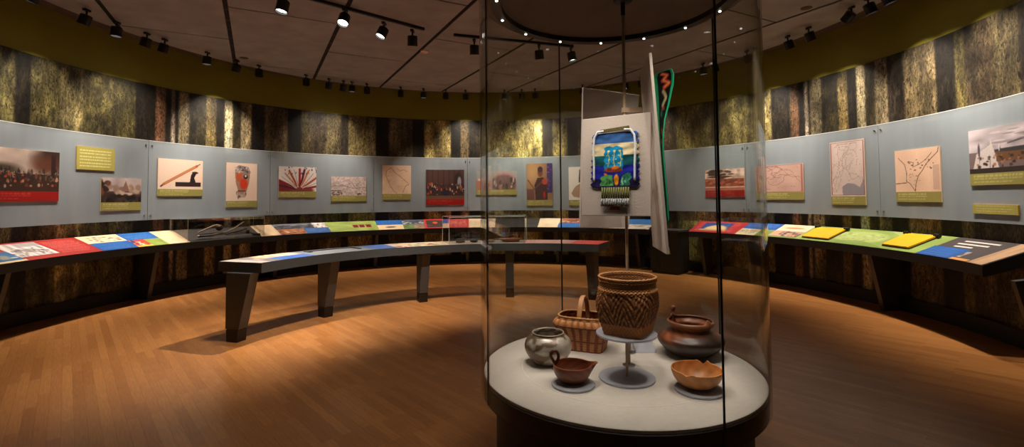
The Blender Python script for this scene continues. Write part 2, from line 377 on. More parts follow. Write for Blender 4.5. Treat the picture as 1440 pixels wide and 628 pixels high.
def art_namap(w, h):
    c = Cv(w, h, (236, 204, 176)); ink = (140, 104, 88); c.noise(5, 5, .05, 3)
    c.line([(.15, .18), (.12, .35), (.2, .55), (.3, .75), (.4, .9), (.5, .97)], .007, ink); c.line([(.15, .18), (.3, .1), (.45, .28), (.6, .38), (.75, .5), (.92, .66), (.8, .72), (.7, .95)], .007, ink)
    c.line([(.5, .1), (.6, .2), (.75, .15), (.85, .22)], .006, ink); c.blobs(24, .2, .2, .7, .8, .03, .012, [(180, 140, 118)], 4, .5); return c.a
def art_eastmap(w, h):
    c = Cv(w, h, (232, 196, 172)); ink = (84, 56, 50); c.noise(4, 4, .05, 3)
    c.line([(.08, .18), (.22, .35), (.26, .55), (.25, .75), (.33, .8), (.44, .98)], .006, ink); c.line([(.44, .98), (.46, .8), (.52, .62), (.6, .52), (.7, .36), (.82, .24), (.95, .12), (.97, .02)], .007, ink)
    c.line([(.3, .28), (.42, .32), (.4, .42), (.55, .36), (.7, .26), (.82, .12)], .005, ink); c.line([(0, .8), (.25, .78)], .008, ink); c.blobs(18, .3, .2, .9, .5, .02, .014, [ink], 6, .8); c.blobs(12, .3, .55, .55, .85, .02, .01, [(150, 110, 96)], 7)
    c.rect(.83, .4, .97, .95, (206, 172, 156)); return c.a
def art_senate(w, h):
    c = Cv(w, h, (66, 46, 44)); c.rect(0, 0, 1, .5, (80, 56, 52)); 
    for k in range(7): c.rect(.03+k*.14, 0, .05+k*.14, .5, (64, 42, 40))
    c.ell(.84, .36, .1, .26, (50, 40, 44)); c.ell(.87, .42, .05, .18, (150, 150, 158)); c.rect(0, .88, 1, 1, (110, 76, 58))
    c.blobs(90, .02, .45, .98, .82, .018, .045, [(30, 22, 26), (206, 176, 160), (120, 60, 44), (60, 40, 40), (190, 96, 60), (40, 44, 58)], 4); c.ell(.52, .78, .1, .09, (36, 40, 60)); return c.a
def art_arch(w, h):
    c = Cv(w, h, (150, 156, 156)); c.ell(.68, .62, .34, .6, (176, 140, 140)); c.rect(0, .5, .35, 1, (168, 120, 100)); c.rect(.05, .4, .3, .52, (206, 180, 168)); c.ell(.68, .75, .3, .55, (112, 86, 82))
    c.blobs(26, .42, .45, .95, .95, .03, .12, [(70, 50, 50), (200, 176, 160), (150, 110, 96), (60, 60, 70)], 5); return c.a
def art_portrait(w, h):
    c = Cv(w, h, (150, 112, 86)); c.ell(.25, .3, .3, .3, (206, 166, 112), .8, .8); c.rect(.78, 0, 1, .8, (58, 48, 110)); c.ell(.53, .25, .1, .12, (120, 74, 54)); c.ell(.53, .17, .1, .08, (60, 40, 44))
    c.poly([(.35, .95), (.3, .6), (.42, .4), (.65, .38), (.8, .6), (.8, 1), (.35, 1)], (70, 44, 48)); c.ell(.7, .5, .12, .08, (190, 76, 50)); c.line([(.05, .45), (.3, .7), (.6, .5)], .02, (120, 70, 50)); c.ell(.68, .86, .05, .1, (170, 40, 50)); 
    c.blobs(14, .8, .05, .98, .75, .04, .012, [(120, 116, 180), (170, 90, 90)], 4); c.rect(0, .7, .3, 1, (96, 60, 60), .7); return c.a
def art_sepia(w, h):
    c = Cv(w, h, (228, 222, 216)); c.poly([(.1, .8), (.25, .6), (.45, .5), (.8, .5), (1, .7), (1, 1), (.2, .9)], (170, 140, 120)); c.ell(.62, .3, .2, .22, (196, 160, 136)); c.ell(.62, .14, .2, .1, (60, 50, 50)); c.line([(.44, .2), (.42, .45)], .03, (60, 50, 50)); c.line([(.52, .27), (.72, .27)], .012, (90, 60, 50)); return c.a
def art_oak(w, h):
    c = Cv(w, h, (226, 196, 180)); c.rect(0, .45, 1, .82, (170, 86, 62)); c.noise(14, 10, .3, 3); c.rect(0, .82, 1, .86, (230, 200, 186)); c.rect(0, .86, 1, 1, (180, 110, 90))
    c.blobs(30, .15, .05, .66, .4, .1, .05, [(60, 46, 40), (90, 60, 48)], 4); c.line([(.4, .3), (.38, .75)], .025, (70, 48, 42)); c.blobs(36, 0, .48, 1, .76, .05, .05, [(150, 70, 50), (196, 120, 96), (110, 60, 48)], 6); return c.a
def art_lake(w, h):
    c = Cv(w, h, (186, 176, 184)); c.noise(7, 8, .2, 5); c.line([(.5, .38), (.7, .32), (.9, .2), (1, .05)], .012, (90, 78, 84)); c.blobs(16, .1, .05, .9, .4, .09, .02, [(210, 200, 204), (140, 130, 140)], 2, .7)
    c.rect(0, .52, 1, 1, (120, 104, 104)); c.ell(.7, .52, .42, .05, (60, 56, 60)); c.poly([(.05, .9), (.1, .55), (.3, .35), (.38, .9)], (206, 196, 196)); c.blobs(12, .05, .4, .4, .8, .012, .16, [(70, 62, 72), (210, 200, 196)], 3)
    c.rect(.35, .56, 1, .75, (110, 76, 54)); c.blobs(60, .1, .6, 1, .86, .02, .03, [(70, 50, 40), (160, 110, 80), (50, 40, 38)], 8); c.rect(0, .88, 1, 1, (50, 42, 40)); return c.a
OLV = (150, 144, 80); RED = (150, 22, 18)
def art_caption(w, h, col, seed=0):
    c = Cv(w, h, col); t = tuple(min(255, v+50) for v in col); c.text(.06, .2, .7, 3, .24, t, seed, .1, .7); return c.a
def art_sign(w, h, rows=6):
    c = Cv(w, h, (172, 164, 86)); c.text(.08, .14, .92, rows, .8/rows, (226, 222, 160), 5, .05, .8); return c.a

# ================================================================== THE ROOM
# floor
struct(B().box(-9, 8.2, -2.2, 14, -.06, 0).put('floor', M['floor']))
# olive wall shell
V = []; N = 200; A0, A1 = -158, 158
wb = B().sweep_arc([(R, 0), (R+.12, 0), (R+.12, Z_CEIL+.25), (R, Z_CEIL+.25)], A0, A1, N).put('wall_back', M['olive'], smooth=True); struct(wb)
bb = B().sweep_arc([(R-.03, 0), (R-.002, 0), (R-.002, Z_BASE), (R-.025, Z_BASE)], A0+1, A1-1, N).put('baseboard_back', M['base'], smooth=True); struct(bb)
# entry vestibule behind the visitor (the round room opens here)
struct(B().box(-3.2, -3.1, -2.1, .1, 0, Z_CEIL).put('wall_left', M['base']))
struct(B().box(2.2, 2.3, -2.1, .1, 0, Z_CEIL).put('wall_right', M['base']))
struct(B().box(-3.2, 2.3, -2.2, -2.1, 0, Z_CEIL).put('wall_front', M['base']))

# ceiling: acoustic boards in a running grid with open black joints, dark plenum above
def clip(poly, nx, ny, d):
    out = []
    for i in range(len(poly)):
        a, b = poly[i], poly[(i+1) % len(poly)]; da = a[0]*nx+a[1]*ny-d; db = b[0]*nx+b[1]*ny-d
        if da <= 0: out.append(a)
        if (da < 0 < db) or (db < 0 < da):
            t = da/(da-db); out.append((a[0]+t*(b[0]-a[0]), a[1]+t*(b[1]-a[1])))
    return out
U = (-.4695, .8829); W_ = (.8829, .4695); RREV = 5.39
cb = B(); g1, g2 = .03, .014
for k in range(-3, 9):
    v0 = -1.81+1.42*k; v1 = v0+1.42
    off = 8.7 if k % 2 == 0 else 7.23
    for j in range(-5, 4):
        u0 = off+2.92*j-0.0; u1 = u0+2.92
        P = [(W_[0]*v+U[0]*u, W_[1]*v+U[1]*u) for v, u in ((v0+g1, u0+g2), (v1-g1, u0+g2), (v1-g1, u1-g2), (v0+g1, u1-g2))]
        for q in range(96):
            a = 2*PI*q/96; P = clip(P, math.cos(a), math.sin(a), RREV+CX*math.cos(a)+CY*math.sin(a))
            if len(P) < 3: break
        if len(P) < 3: continue
        n = len(P); cb.add([(x, y, Z_CEIL) for x, y in P]+[(x, y, Z_CEIL+.010) for x, y in P],
                           [tuple(range(n))[::-1], tuple(range(n, 2*n))]+[(i, (i+1) % n, n+(i+1) % n, n+i) for i in range(n)])
struct(cb.put('ceiling', M['ceil']))
struct(B().lathe([(RREV+.02, 0), (RREV+.02, .04)], 96, (CX, CY, Z_CEIL+.0105)).put('trim_1', M['plenum']))
struct(B().sweep_arc([(RREV, Z_CEIL-.002), (RREV+.03, Z_CEIL+.05), (R+.001, Z_CEIL+.05), (R+.001, Z_CEIL+.1), (RREV, Z_CEIL+.1)], 0, 360, 160, full=True).put('trim_2', M['reveal'], smooth=True))
struct(B().box(-3.2, 2.3, -2.2, .3, Z_CEIL+.051, Z_CEIL+.12).put('trim_3', M['plenum']))

# mural: photo print of a forest hung on the wall, trunks and foliage as azimuth bands
DK = (30, 24, 18)
bands = []
def sp(x0, x1, col, pale=0., fol=.5, y=150):
    bands.append((azc(x0, y, R)[0], azc(x1, y, R)[0], col, pale, fol))
FOL = (90, 82, 42); FOB = (146, 130, 78); TAN = (122, 102, 64); PAL = (176, 160, 126)
for q in ((-60, 18, FOL, 0, 1), (18, 42, DK, 0, .2), (42, 82, FOL, 0, 1), (82, 116, FOB, 0, 1), (116, 190, (92, 82, 38), 0, .9), (190, 219, DK, 0, .15),
          (219, 232, (140, 92, 60), 0, .1), (232, 241, DK, 0, .1), (241, 246, (190, 168, 140), 0, 0), (246, 250, DK, 0, .1), (250, 266, (150, 132, 92), 0, .5), (266, 290, (44, 38, 22), 0, .6),
          (290, 303, (130, 108, 56), 0, .3), (303, 316, DK, 0, .2), (316, 326, (214, 194, 140), 0, .2), (326, 338, (50, 42, 22), 0, .5), (338, 353, (170, 148, 104), 0, .6), (353, 372, (44, 34, 26), 0, .1),
          (372, 405, TAN, 0, .35), (405, 424, DK, 0, .1), (424, 433, (100, 86, 40), 0, .5), (433, 458, (76, 60, 40), 0, .7), (458, 480, (112, 96, 60), 0, .4), (480, 490, (46, 36, 28), 0, .2), (490, 519, (160, 140, 80), 0, .6),
          (519, 528, (176, 160, 112), 0, .5), (528, 547, DK, 0, .15), (547, 580, (128, 104, 66), 0, .3), (580, 597, (38, 28, 22), 0, .2), (597, 634, (186, 160, 84), 0, .9), (634, 647, DK, 0, .3), (647, 659, (146, 118, 74), 0, .3), (659, 680, (46, 36, 26), 0, .5),
          (680, 728, (176, 156, 84), 0, .9), (728, 762, (190, 170, 90), 0, 1), (762, 777, (62, 54, 44), 0, .2), (777, 797, (180, 160, 80), 0, .9), (797, 812, DK, 0, .2), (812, 860, (150, 130, 66), 0, .7), (860, 905, (60, 46, 36), 0, .4), (905, 950, (80, 64, 44), 0, .5),
          (950, 1000, (150, 136, 66), 0, .9), (1000, 1030, (104, 92, 50), 0, .8), (1030, 1085, (140, 124, 70), 0, .9), (1085, 1111.5, DK, 0, .2)):
    sp(*q)
PER = 139.3
def mural_img():
    az = np.arange(-128, 128.01, .2); zz = np.arange(Z_BASE, Z_MT+.001, .05)
    zz = np.append(zz, Z_MT) if zz[-1] < Z_MT-1e-4 else zz
    W, H = len(az), len(zz); img = np.zeros((H, W, 3))
    rng = np.random.default_rng(3)
    fol = rng.random((H//3+2, W//4+2)); fol2 = rng.random((H//6+2, W//10+2))
    jit = rng.random((H+40, 40))
    for i, a in enumerate(az):
        m = a
        if a > 68.1: m = a-PER
        col = (70, 60, 36); f = .6
        for b0, b1, cc, p, ff in bands:
            if b0 <= m < b1: col, f = cc, ff; break
        for j in range(H):
            z = zz[j]
            y, x = j/3, i/4; yi, xi = int(y), int(x); fy, fx = y-yi, x-xi
            n = (fol[yi, xi]*(1-fx)+fol[yi, xi+1]*fx)*(1-fy)+(fol[yi+1, xi]*(1-fx)+fol[yi+1, xi+1]*fx)*fy
            n2 = fol2[int(j/6), int(i/10)]
            k = 1-f*.35+f*.9*n*(.55+.75*n2)
            # print darkens gradually towards the top, evenly brighter below
            k *= (1.12-.3*max(0, (z-2.4)))
            c = np.array(col, float)*k
            if n > .62: c = c*(1-.2*f)+np.array((140, 132, 66))*.2*f
            img[H-1-j, i] = c
    k5 = np.array([.0, .18, .64, .18, .0]); out = np.zeros_like(img)
    for q, w5 in zip(range(-2, 3), k5): out += np.roll(img, q, axis=1)*w5
    g1 = Cv(W, H); v1 = g1.nz(150, 7, 11); v2 = g1.nz(700, 34, 12); v3 = g1.nz(60, 4, 13)
    out *= (.55+.9*v1)[..., None]*(.85+.3*v2)[..., None]
    hot = .6*np.clip((v3-.45)*2.2, 0, 1)*np.clip((v2-.3)*1.6, 0, 1)*(out.mean(-1) > 26)
    out = out*(1-.45*hot[..., None])+np.array((150, 134, 96))*(.45*hot[..., None])
    return az, zz, np.clip((out*.8+out.mean(-1, keepdims=True)*.2)*.76, 0, 190)
maz, mz, mimg = mural_img()
def mural_pos(u, v):
    j = v*(len(mz)-1); j0 = min(int(round(j)), len(mz)-1); return pol(-128+(maz[-1]+128)*u, R-.012, mz[j0])
Hm, Wm = mimg.shape[:2]
uvm = np.array([[(-128+256*i/(Wm-1))/57.3*R, mz[Hm-1-j]] for j in range(Hm) for i in range(Wm)])
mur = grid_print('forest_mural', mimg, mural_pos, M['mural'], uv=lambda H, W: uvm)
tag(mur, 'dark olive forest photo mural wrapping the whole curved wall', 'mural')
mur.modifiers.new('thick', 'SOLIDIFY').thickness = .006; mur.modifiers['thick'].offset = -1

# frosted panels with stand-off bolts
J = [-117, -94.9, -72.67, -50.75, -28.45, -6.03, 17.2, 38.6, 59.22, 83.69, 106]
plab = ['frosted grey wall panel at the far left carrying the red-captioned treaty painting',
        'frosted grey wall panel left of the first bolted seam, with a yellow text sign',
        'frosted grey wall panel behind the pipe stem and beaded pouch prints',
        'frosted grey wall panel behind the feather and engraving prints',
        'frosted grey wall panel behind the pale map and crowd painting',
        'frosted grey wall panel seen through the case left of the textile, behind the arched print',
        'frosted grey wall panel mostly hidden behind the hanging textile boards',
        'frosted grey wall panel right of the textile boards, behind the red tree print',
        'frosted grey wall panel behind the wide map and the tall map',
        'frosted grey wall panel behind the coastline map and the lake painting']
for k in range(len(J)-1):
    a0, a1 = J[k]+.05, J[k+1]-.05
    am = (a0+a1)/2; t = thing('frosted_wall_panel', plab[k], 'wall panel', pol(am, R-.05, Z_PB), group='frosted panels around the wall'); 
    inv = Vector(t.location)
    def shift(b): b.v = [tuple(Vector(v)-inv) for v in b.v]; return b
    shift(B().sweep_arc([(R-.062, Z_PB), (R-.05, Z_PB), (R-.05, Z_PT), (R-.062, Z_PT)], a0, a1, 24)).put('sheet', M['frost'], t, smooth=True)
    shift(B().sweep_arc([(R-.0635, Z_PT), (R-.049, Z_PT), (R-.049, Z_PT+.007), (R-.0635, Z_PT+.007)], a0, a1, 24)).put('lit_top_edge', M['frost_edge'], t, smooth=True)  # paler strip paints the bright line where light strikes the top edge
    for a in (a0+.45, a1-.45):
        for z in (Z_PT-.075, Z_PB+.075):
            p0 = Vector(pol(a, R-.078, z)); p1 = Vector(pol(a, R-.012, z))
            shift(B().tube([p0, p1], .011, 12)).put('standoff_bolt', M['steel'], t, smooth=True)

# wall prints
def wall_print(name, label, x0, x1, yt, ys, yb, yref, art, cap, aspect_px=1.25):
    """pixel measurements taken on one side edge of the print"""
    rr = R-.075
    a0 = azc(x0, (yt+yb)/2, rr)[0]; a1 = azc(x1, (yt+yb)/2, rr)[0]; xr = x0 if yref == 'L' else x1
    zt = azc(xr, yt, rr)[1]; zb = azc(xr, yb, rr)[1]; zs = azc(xr, ys, rr)[1] if ys else zb
    am = (a0+a1)/2; t = thing(name, label, 'picture' if ys else 'sign', pol(am, rr, zb)); o = Vector(t.location)
    b = B().sweep_arc([(rr, zb), (rr+.012, zb), (rr+.012, zt), (rr, zt)], a0, a1, 8); b.v = [tuple(Vector(v)-o) for v in b.v]
    b.put('backing', M['beige'] if cap else M['yellow'], t)
    wpx = max(24, min(150, int(abs(x1-x0)*1.7)));
    def P(z0, z1): return lambda u, v: Vector(pol(a0+(a1-a0)*u, rr-.0015, z0+(z1-z0)*v))-o
    if ys:
        hp = max(24, min(140, int(abs(ys-yt)*1.7)))
        grid_print('picture', art(wpx, hp), P(zs, zt), M['print'], t)
        grid_print('caption_strip', art_caption(max(30, wpx//2), 12, cap, int(x0)), P(zb, zs), M['print'], t)
    else:
        grid_print('text_sheet', art(wpx, max(16, int((yb-yt)*1.7))), P(zb, zt), M['print'], t)
    return t
WP = wall_print
WP('wall_print', 'treaty gathering painting with red caption at the far left edge', -44, 83, 214.5, 269.3, 282.6, 'R', art_treaty, RED)
WP('text_sign', 'olive yellow text sign above the landscape print on the left', 108, 161.5, 204.5, None, 237.5, 'L', lambda w, h: art_sign(w, h, 6), None)
WP('wall_print', 'rocky landscape engraving print below the olive text sign', 142, 198.5, 249.5, 284.5, 296.5, 'L', art_landscape, OLV)
WP('wall_print', 'print of a wooden pipe stem and dark carved pipe bowl', 222, 285, 222, 265.5, 275.5, 'L', art_pipe, OLV)
WP('wall_print', 'tall print of a red and white beaded pouch', 318, 361.5, 228, 282.5, 291.5, 'L', art_pouch, OLV)
WP('wall_print', 'print of red and white feathers fanned out', 392, 444.7, 233.4, 268.8, 277.4, 'L', art_feathers, OLV)
WP('wall_print', 'small grey engraving of a village scene right of the feathers', 465.5, 515, 248, 275, 283, 'L', art_engraving, OLV)
WP('wall_print', 'cream outline map of a continent left of the crowd painting', 537.8, 578, 232, 272.6, 280.8, 'L', art_namap, OLV)
WP('wall_print', 'dark painting of a crowd in a hall with red caption', 599, 652.8, 238.3, 280.3, 288, 'L', art_senate, RED)
WP('wall_print', 'print of people grouped under an arch seen at the case edge', 669.7, 726.6, 240.4, 266.7, 274, 'L', art_arch, OLV)
WP('wall_print', 'colour portrait of a robed person with violet side strip', 740.7, 776.7, 230, 281, 289, 'L', art_portrait, OLV)
WP('wall_print', 'sepia portrait half hidden behind the hanging textile', 799.8, 836, 234.8, 281, 289, 'L', art_sepia, OLV)
WP('wall_print', 'reddish painting of a broad tree above a river with red caption', 991.8, 1047, 239, 268, 276.8, 'L', art_oak, RED)
WP('wall_print', 'wide pinkish antique map just right of the glass case edge', 1063, 1130, 234, 270.5, 280.6, 'L', lambda w, h: art_map(w, h, (206, 170, 158), (130, 84, 80), 5, 12, frame=(170, 110, 104)), OLV)
WP('wall_print', 'tall framed antique map with a blue gulf at the bottom', 1168, 1216.5, 200.6, 275.9, 287.3, 'L', lambda w, h: art_map(w, h, (218, 200, 196), (140, 106, 108), 11, 14, True, (150, 70, 66)), OLV)
WP('wall_print', 'square cream map of a coastline on the right wall', 1259.4, 1323, 212.5, 269.9, 283.5, 'L', art_eastmap, OLV)
WP('wall_print', 'large lake encampment painting at the right edge', 1363.3, 1478, 184.6, 244.8, 260.8, 'L', art_lake, OLV)
WP('text_sign', 'narrow olive text sign below the lake painting', 1367.9, 1431.9, 287, None, 299.7, 'L', lambda w, h: art_sign(w, h, 3), None)

# ================================================================== reading rails along the wall
RF, RB, ZF, ZB = 5.22, 5.69, .86, 1.045
def railz(r): return ZF+(r-RF)/(RB-RF)*(ZB-ZF)
def build_rail(label, a0, a1, legs, gaps=()):
    am = (a0+a1)/2; t = thing('reading_rail', label, 'display counter', pol(am, 5.4, 0)); o = Vector(t.location)
    def sh(b): b.v = [tuple(Vector(v)-o) for v in b.v]; return b
    n = max(8, int((a1-a0)/2))
    sh(B().sweep_arc([(RF, ZF-.004), (RF, ZF-.11), (RF+.03, ZF-.11), (RB, ZB-.14), (RB, ZB-.004)], a0, a1, n)).put('counter_body', M['blackp'], t, smooth=True)
    for a in legs:
        q = .35; P = []
        for aa in (a-q, a+q):
            P += [pol(aa, RF+.07, ZF-.1), pol(aa, RB-.02, ZF-.03), pol(aa, RB-.02, 0), pol(aa, RF+.24, 0)]
        sh(B().hexa(P)).put('leg', M['bench'], t)
    return t, o, sh
def tile(t, o, label, a0, a1, f0, f1, img=None, col=None, w=None, h=None):
    """printed tile on the sloping top: f 0 front .. 1 back"""
    if img is None:
        c = Cv(14, 8, col); c.noise(5, 4, .12, int(abs(a0)*7)); img = c.a
    def P(u, v):
        r = RF+(RB-RF)*(f0+(f1-f0)*v); return Vector(pol(a0+(a1-a0)*u, r, railz(r)+.0015))-o
    g = grid_print('printed_tile', img, P, M['print'], t)
    if label: g['label'] = label
    return g
def A_f(x, y): return azc(x, y, RF)[0]     # azimuth of a point on the front edge
def A_b(x, y): return azc(x, y, RB)[0]
def A_m(x, y): return azc(x, y, (RF+RB)/2)[0]
TX = lambda w, h, bg, fg, rows, seed: Cv(w, h, bg).noise(4, 4, .06, seed).text(.08, .12, .9, rows, .8/rows, fg, seed, .4/rows, .8).a
def photo(w, h, cols, seed, sky=None):
    c = Cv(w, h, cols[0]); 
    if sky: c.rect(0, 0, 1, .45, sky)
    c.blobs(40, 0, .3, 1, 1, .06, .09, cols, seed); return c.noise(9, 9, .2, seed).a
RD = (176, 50, 46); BL = (34, 96, 176); GR = (158, 176, 92); CR = (236, 208, 168); SL = (92, 94, 100); BEI = (226, 196, 160)

legsL = [azc(x, y, RF+.07)[0] for x, y in ((13, 384), (222, 353), (392, 337))] + [-28.5, -6.2, 16.5, 36.5]
rail, o, sh = build_rail('long dark curved reading rail along the left and back wall', -112, 39.85, legsL)
aR0, aR1 = -97, A_b(104, 331)
tile(rail, o, 'red edge strip', -112, aR1, .0, 1, col=RD)
def lay(o_, lift, a0, a1, f0, f1, img, label, par):
    def P(u, v):
        r = RF+(RB-RF)*(f0+(f1-f0)*v); return Vector(pol(a0+(a1-a0)*u, r, railz(r)+.0015+lift))-o_
    g = grid_print('printed_tile', img, P, M['print'], par); g['label'] = label; return g
lay(o, .002, -112, A_f(41, 363), 0, .55, Cv(40, 16, (58, 110, 160)).noise(6, 4, .12, 2).ell(.88, .5, .05, .2, (150, 150, 140)).ell(.95, .6, .015, .07, (226, 226, 220)).a, 'blue printed tile with pale emblem', rail)
lay(o, .003, -112, A_f(41, 363), 0, .08, Cv(30, 4, CR).a, 'cream edge strip', rail)
aP0, aP1 = A_f(44, 360)-.3, A_f(93, 352)
c = Cv(70, 60, (206, 196, 194)); c.noise(14, 3, .25, 3); c.rect(.45, .0, 1, .3, (150, 146, 150), .7); c.poly([(.1, .5), (.6, .45), (.95, .65), (.9, .75), (.2, .7)], (120, 110, 112), .6); c.blobs(30, 0, .4, .9, .9, .03, .05, [(70, 62, 66), (230, 224, 222), (110, 104, 108)], 2)
lay(o, .003, aP0, aP1, .17, .92, c.a, 'black and white riverside photo tile', rail)
lay(o, .002, aP1+.1, aR1-.1, .08, .96, TX(60, 50, (172, 44, 42), (206, 110, 104), 9, 3), 'red tile with text lines', rail)
aS = [aR1, A_b(162, 326), A_b(209, 324)]
m1 = A_m(126, 341)
c = Cv(56, 26, (232, 212, 178)); c.blobs(26, .2, .2, .9, .85, .05, .06, [(120, 104, 90), (90, 80, 76), (190, 170, 140)], 4, .8)
tile(rail, o, 'cream tile with ink drawing', aS[0], aS[1], .5, 1, img=c.a)
tile(rail, o, 'blue tile above the flag tile', aS[1], aS[2], .5, 1, img=TX(50, 24, BL, (70, 130, 200), 4, 5))
aF1 = azc(187, 345, RF+.12)[0]
tile(rail, o, 'blue tile with faint text', aS[0], aF1, 0, .5, img=TX(60, 24, (30, 90, 170), (60, 120, 196), 5, 8))
aF2 = azc(209, 339, RF+.12)[0]
c = Cv(40, 24, (206, 60, 40)); c.rect(0, 0, .3, .6, (40, 60, 120)); c.rect(.3, .3, .6, .8, (226, 210, 196)); c.rect(0, .75, 1, 1, (230, 190, 60)); c.blobs(14, 0, 0, 1, .8, .07, .1, [(60, 40, 40), (220, 120, 60), (200, 40, 30)], 3)
tile(rail, o, 'red, yellow and blue picture tile', aF1, aF2, 0, .5, img=c.a)
tile(rail, o, 'small green tile', aF2, aS[2], 0, .5, col=(140, 160, 74))
aV0 = azc(268, 338, RF)[0]; aV1 = azc(368, 331, RF)[0]
tile(rail, o, 'plain beige end tile left of the vitrine', aS[2], aV0, 0, 1, col=BEI)
tile(rail, o, 'charcoal vitrine floor', aV0, aV1, 0, 1, col=(74, 70, 68))
aB = A_b(381, 315); tile(rail, o, 'plain beige tile right of the vitrine', aV1, aB, 0, 1, col=BEI)
a456 = A_b(456, 314); a437 = A_b(437, 314.5); a431 = azc(430, 327, RF+.1)[0]
tile(rail, o, 'grey mountain photo tile', aB, a437, .5, 1, img=photo(50, 20, [(70, 72, 80), (110, 112, 120), (54, 52, 60)], 3, (128, 132, 142)))
tile(rail, o, 'brown canyon picture tile', aB, a431, 0, .5, img=photo(40, 20, [(170, 110, 74), (200, 170, 140), (120, 70, 50)], 4))
tile(rail, o, 'black and white figures tile', a437, a456, .5, 1, img=photo(20, 18, [(230, 222, 216), (60, 54, 58), (220, 214, 210), (120, 114, 116)], 5))
tile(rail, o, 'blue tile under the figures tile', a431, a456, 0, .5, img=TX(30, 16, (52, 94, 160), (90, 130, 190), 4, 5))
a527 = A_b(527, 311)
c = Cv(110, 40, GR); c.noise(7, 5, .14, 4); c.blobs(10, .1, .2, .6, .9, .16, .06, [(178, 196, 112), (140, 160, 80)], 3, .6)
for k in range(3): c.rect(.5+k*.13, .38, .61+k*.13, .68, (150, 40, 34)); c.rect(.515+k*.13, .45, .595+k*.13, .6, (90, 40, 40))
tile(rail, o, 'green tile with three red pictures', a456, a527, 0, 1, img=c.a)
a564 = A_b(564, 310); a595 = A_b(595, 309.5); a630 = A_b(630, 308.5); a659 = A_b(659, 308)
tile(rail, o, 'blue tile above the boat tile', a527, a564, .5, 1, img=TX(30, 14, (36, 100, 186), (70, 130, 206), 3, 2))
c = Cv(36, 16, CR); c.ell(.5, .5, .2, .12, (90, 74, 64)); tile(rail, o, 'cream tile with a dark boat', a527, a564, 0, .5, img=c.a)
tile(rail, o, 'blue and white figure photo tile', a564, a595, .5, 1, img=photo(30, 14, [(90, 100, 120), (210, 206, 200), (60, 64, 76)], 6))
c = Cv(30, 14, (110, 134, 80)); c.rect(.5, 0, 1, 1, (160, 134, 110)).noise(8, 5, .2, 1); tile(rail, o, 'green and brown tile', a564, a595, 0, .5, img=c.a)
c = Cv(40, 30, (206, 62, 58)); c.rect(.1, .15, .92, .9, (66, 50, 52)); c.ell(.45, .4, .1, .12, (226, 90, 30)); c.blobs(10, .15, .5, .85, .85, .05, .05, [(120, 70, 50), (40, 34, 40)], 4)
tile(rail, o, 'red tile around a dark fire picture', a595, a630, 0, 1, img=c.a)
tile(rail, o, 'red text tile', a630, a659, 0, 1, img=TX(30, 24, (190, 60, 56), (230, 160, 150), 6, 5))
a697 = A_b(697, 308); a760 = A_b(760, 307.5); a789 = A_b(789, 307.5)
tile(rail, o, 'cream end tile by the case edge', a659, a697, 0, 1, col=(232, 206, 170))
tile(rail, o, 'charcoal recess tile', a697, a760, 0, 1, col=(50, 46, 46))
tile(rail, o, 'cream tile seen through the case', a760, a789, 0, 1, col=(236, 214, 184))
a820 = A_b(822, 308)
tile(rail, o, 'orange picture tile', a789, a820, .5, 1, img=photo(24, 12, [(180, 110, 80), (220, 190, 160), (90, 60, 60)], 6)); tile(rail, o, 'blue tile under the orange picture', a789, a820, 0, .5, col=(52, 110, 186))
tile(rail, o, 'brown tile behind the textile', a820, 30, 0, 1, col=(150, 120, 90))
tile(rail, o, 'blue sky picture tile', 30, 39.8, .45, 1, col=(60, 120, 190)); tile(rail, o, 'pale winter picture tile', 30, 39.8, 0, .45, img=photo(24, 12, [(210, 196, 186), (150, 110, 96), (226, 220, 216)], 9))

# right rail
legsR = [51.5, 61.5] + [azc(x, y, RF+.07)[0] for x, y in ((1222, 362), (1424, 391))]
aE = 105.6
rail2, o2, sh2 = build_rail('shorter dark curved reading rail along the right wall', 49.3, aE+.15, legsR)
b1 = A_b(1055, 314); t_ = rail2
lay(o2, 0, 49.35, b1, 0, 1, TX(70, 36, (166, 40, 44), (206, 100, 100), 6, 4), 'red text tile nearest the gap', t_)
c = Cv(50, 26, (40, 70, 140)); c.ell(.55, .8, .4, .5, (224, 190, 140)); c.rect(0, .8, 1, 1, (196, 150, 110)); lay(o2, .002, 51.2, 57, .15, .85, c.a, 'blue tile with a cream hill', t_)
b2 = A_b(1104, 315.5); fA = azc(1065, 331, RF+.1)[0]
tile(t_, o2, 'blue tile beside the red tile', b1, b2, .5, 1, img=TX(36, 16, (36, 84, 164), (70, 120, 190), 4, 6))
tile(t_, o2, 'cream script tile', b1, fA, 0, .5, img=TX(30, 14, (214, 200, 166), (120, 110, 90), 4, 7)); b3 = azc(1091, 334, RF)[0]
tile(t_, o2, 'dark green tile', fA, b2, 0, .5, col=(112, 136, 70))
b4 = A_b(1148, 318)
c = Cv(46, 40, (226, 200, 172)); c.rect(0, .55, 1, 1, (196, 150, 130)); c.blobs(30, .3, .6, .95, .95, .05, .06, [(80, 66, 70), (60, 50, 56), (170, 130, 120)], 4); c.ell(.5, .3, .3, .06, (206, 130, 90))
tile(t_, o2, 'peach landscape tile', b2, b4, .1, 1, img=c.a); tile(t_, o2, 'green strip', b2, b4, 0, .1, col=(120, 144, 78))
b5 = azc(1349, 332, RB)[0]
c = Cv(150, 50, (140, 164, 84)); c.noise(9, 4, .12, 3); c.ell(.44, .5, .2, .34, (172, 188, 116), .9, .1); c.blobs(40, .28, .3, .6, .7, .012, .03, [(200, 210, 150), (120, 140, 80)], 3, .6); c.poly([(.55, 0), (.62, 0), (.9, .25), (.7, .3)], (176, 190, 130), .6); c.poly([(.3, .8), (.5, .7), (.75, 1), (.35, 1)], (120, 146, 70), .7)
tile(t_, o2, 'wide green map tile under the flip pads', b4, b5, 0, 1, img=c.a)
c = Cv(90, 60, (70, 64, 66)); 
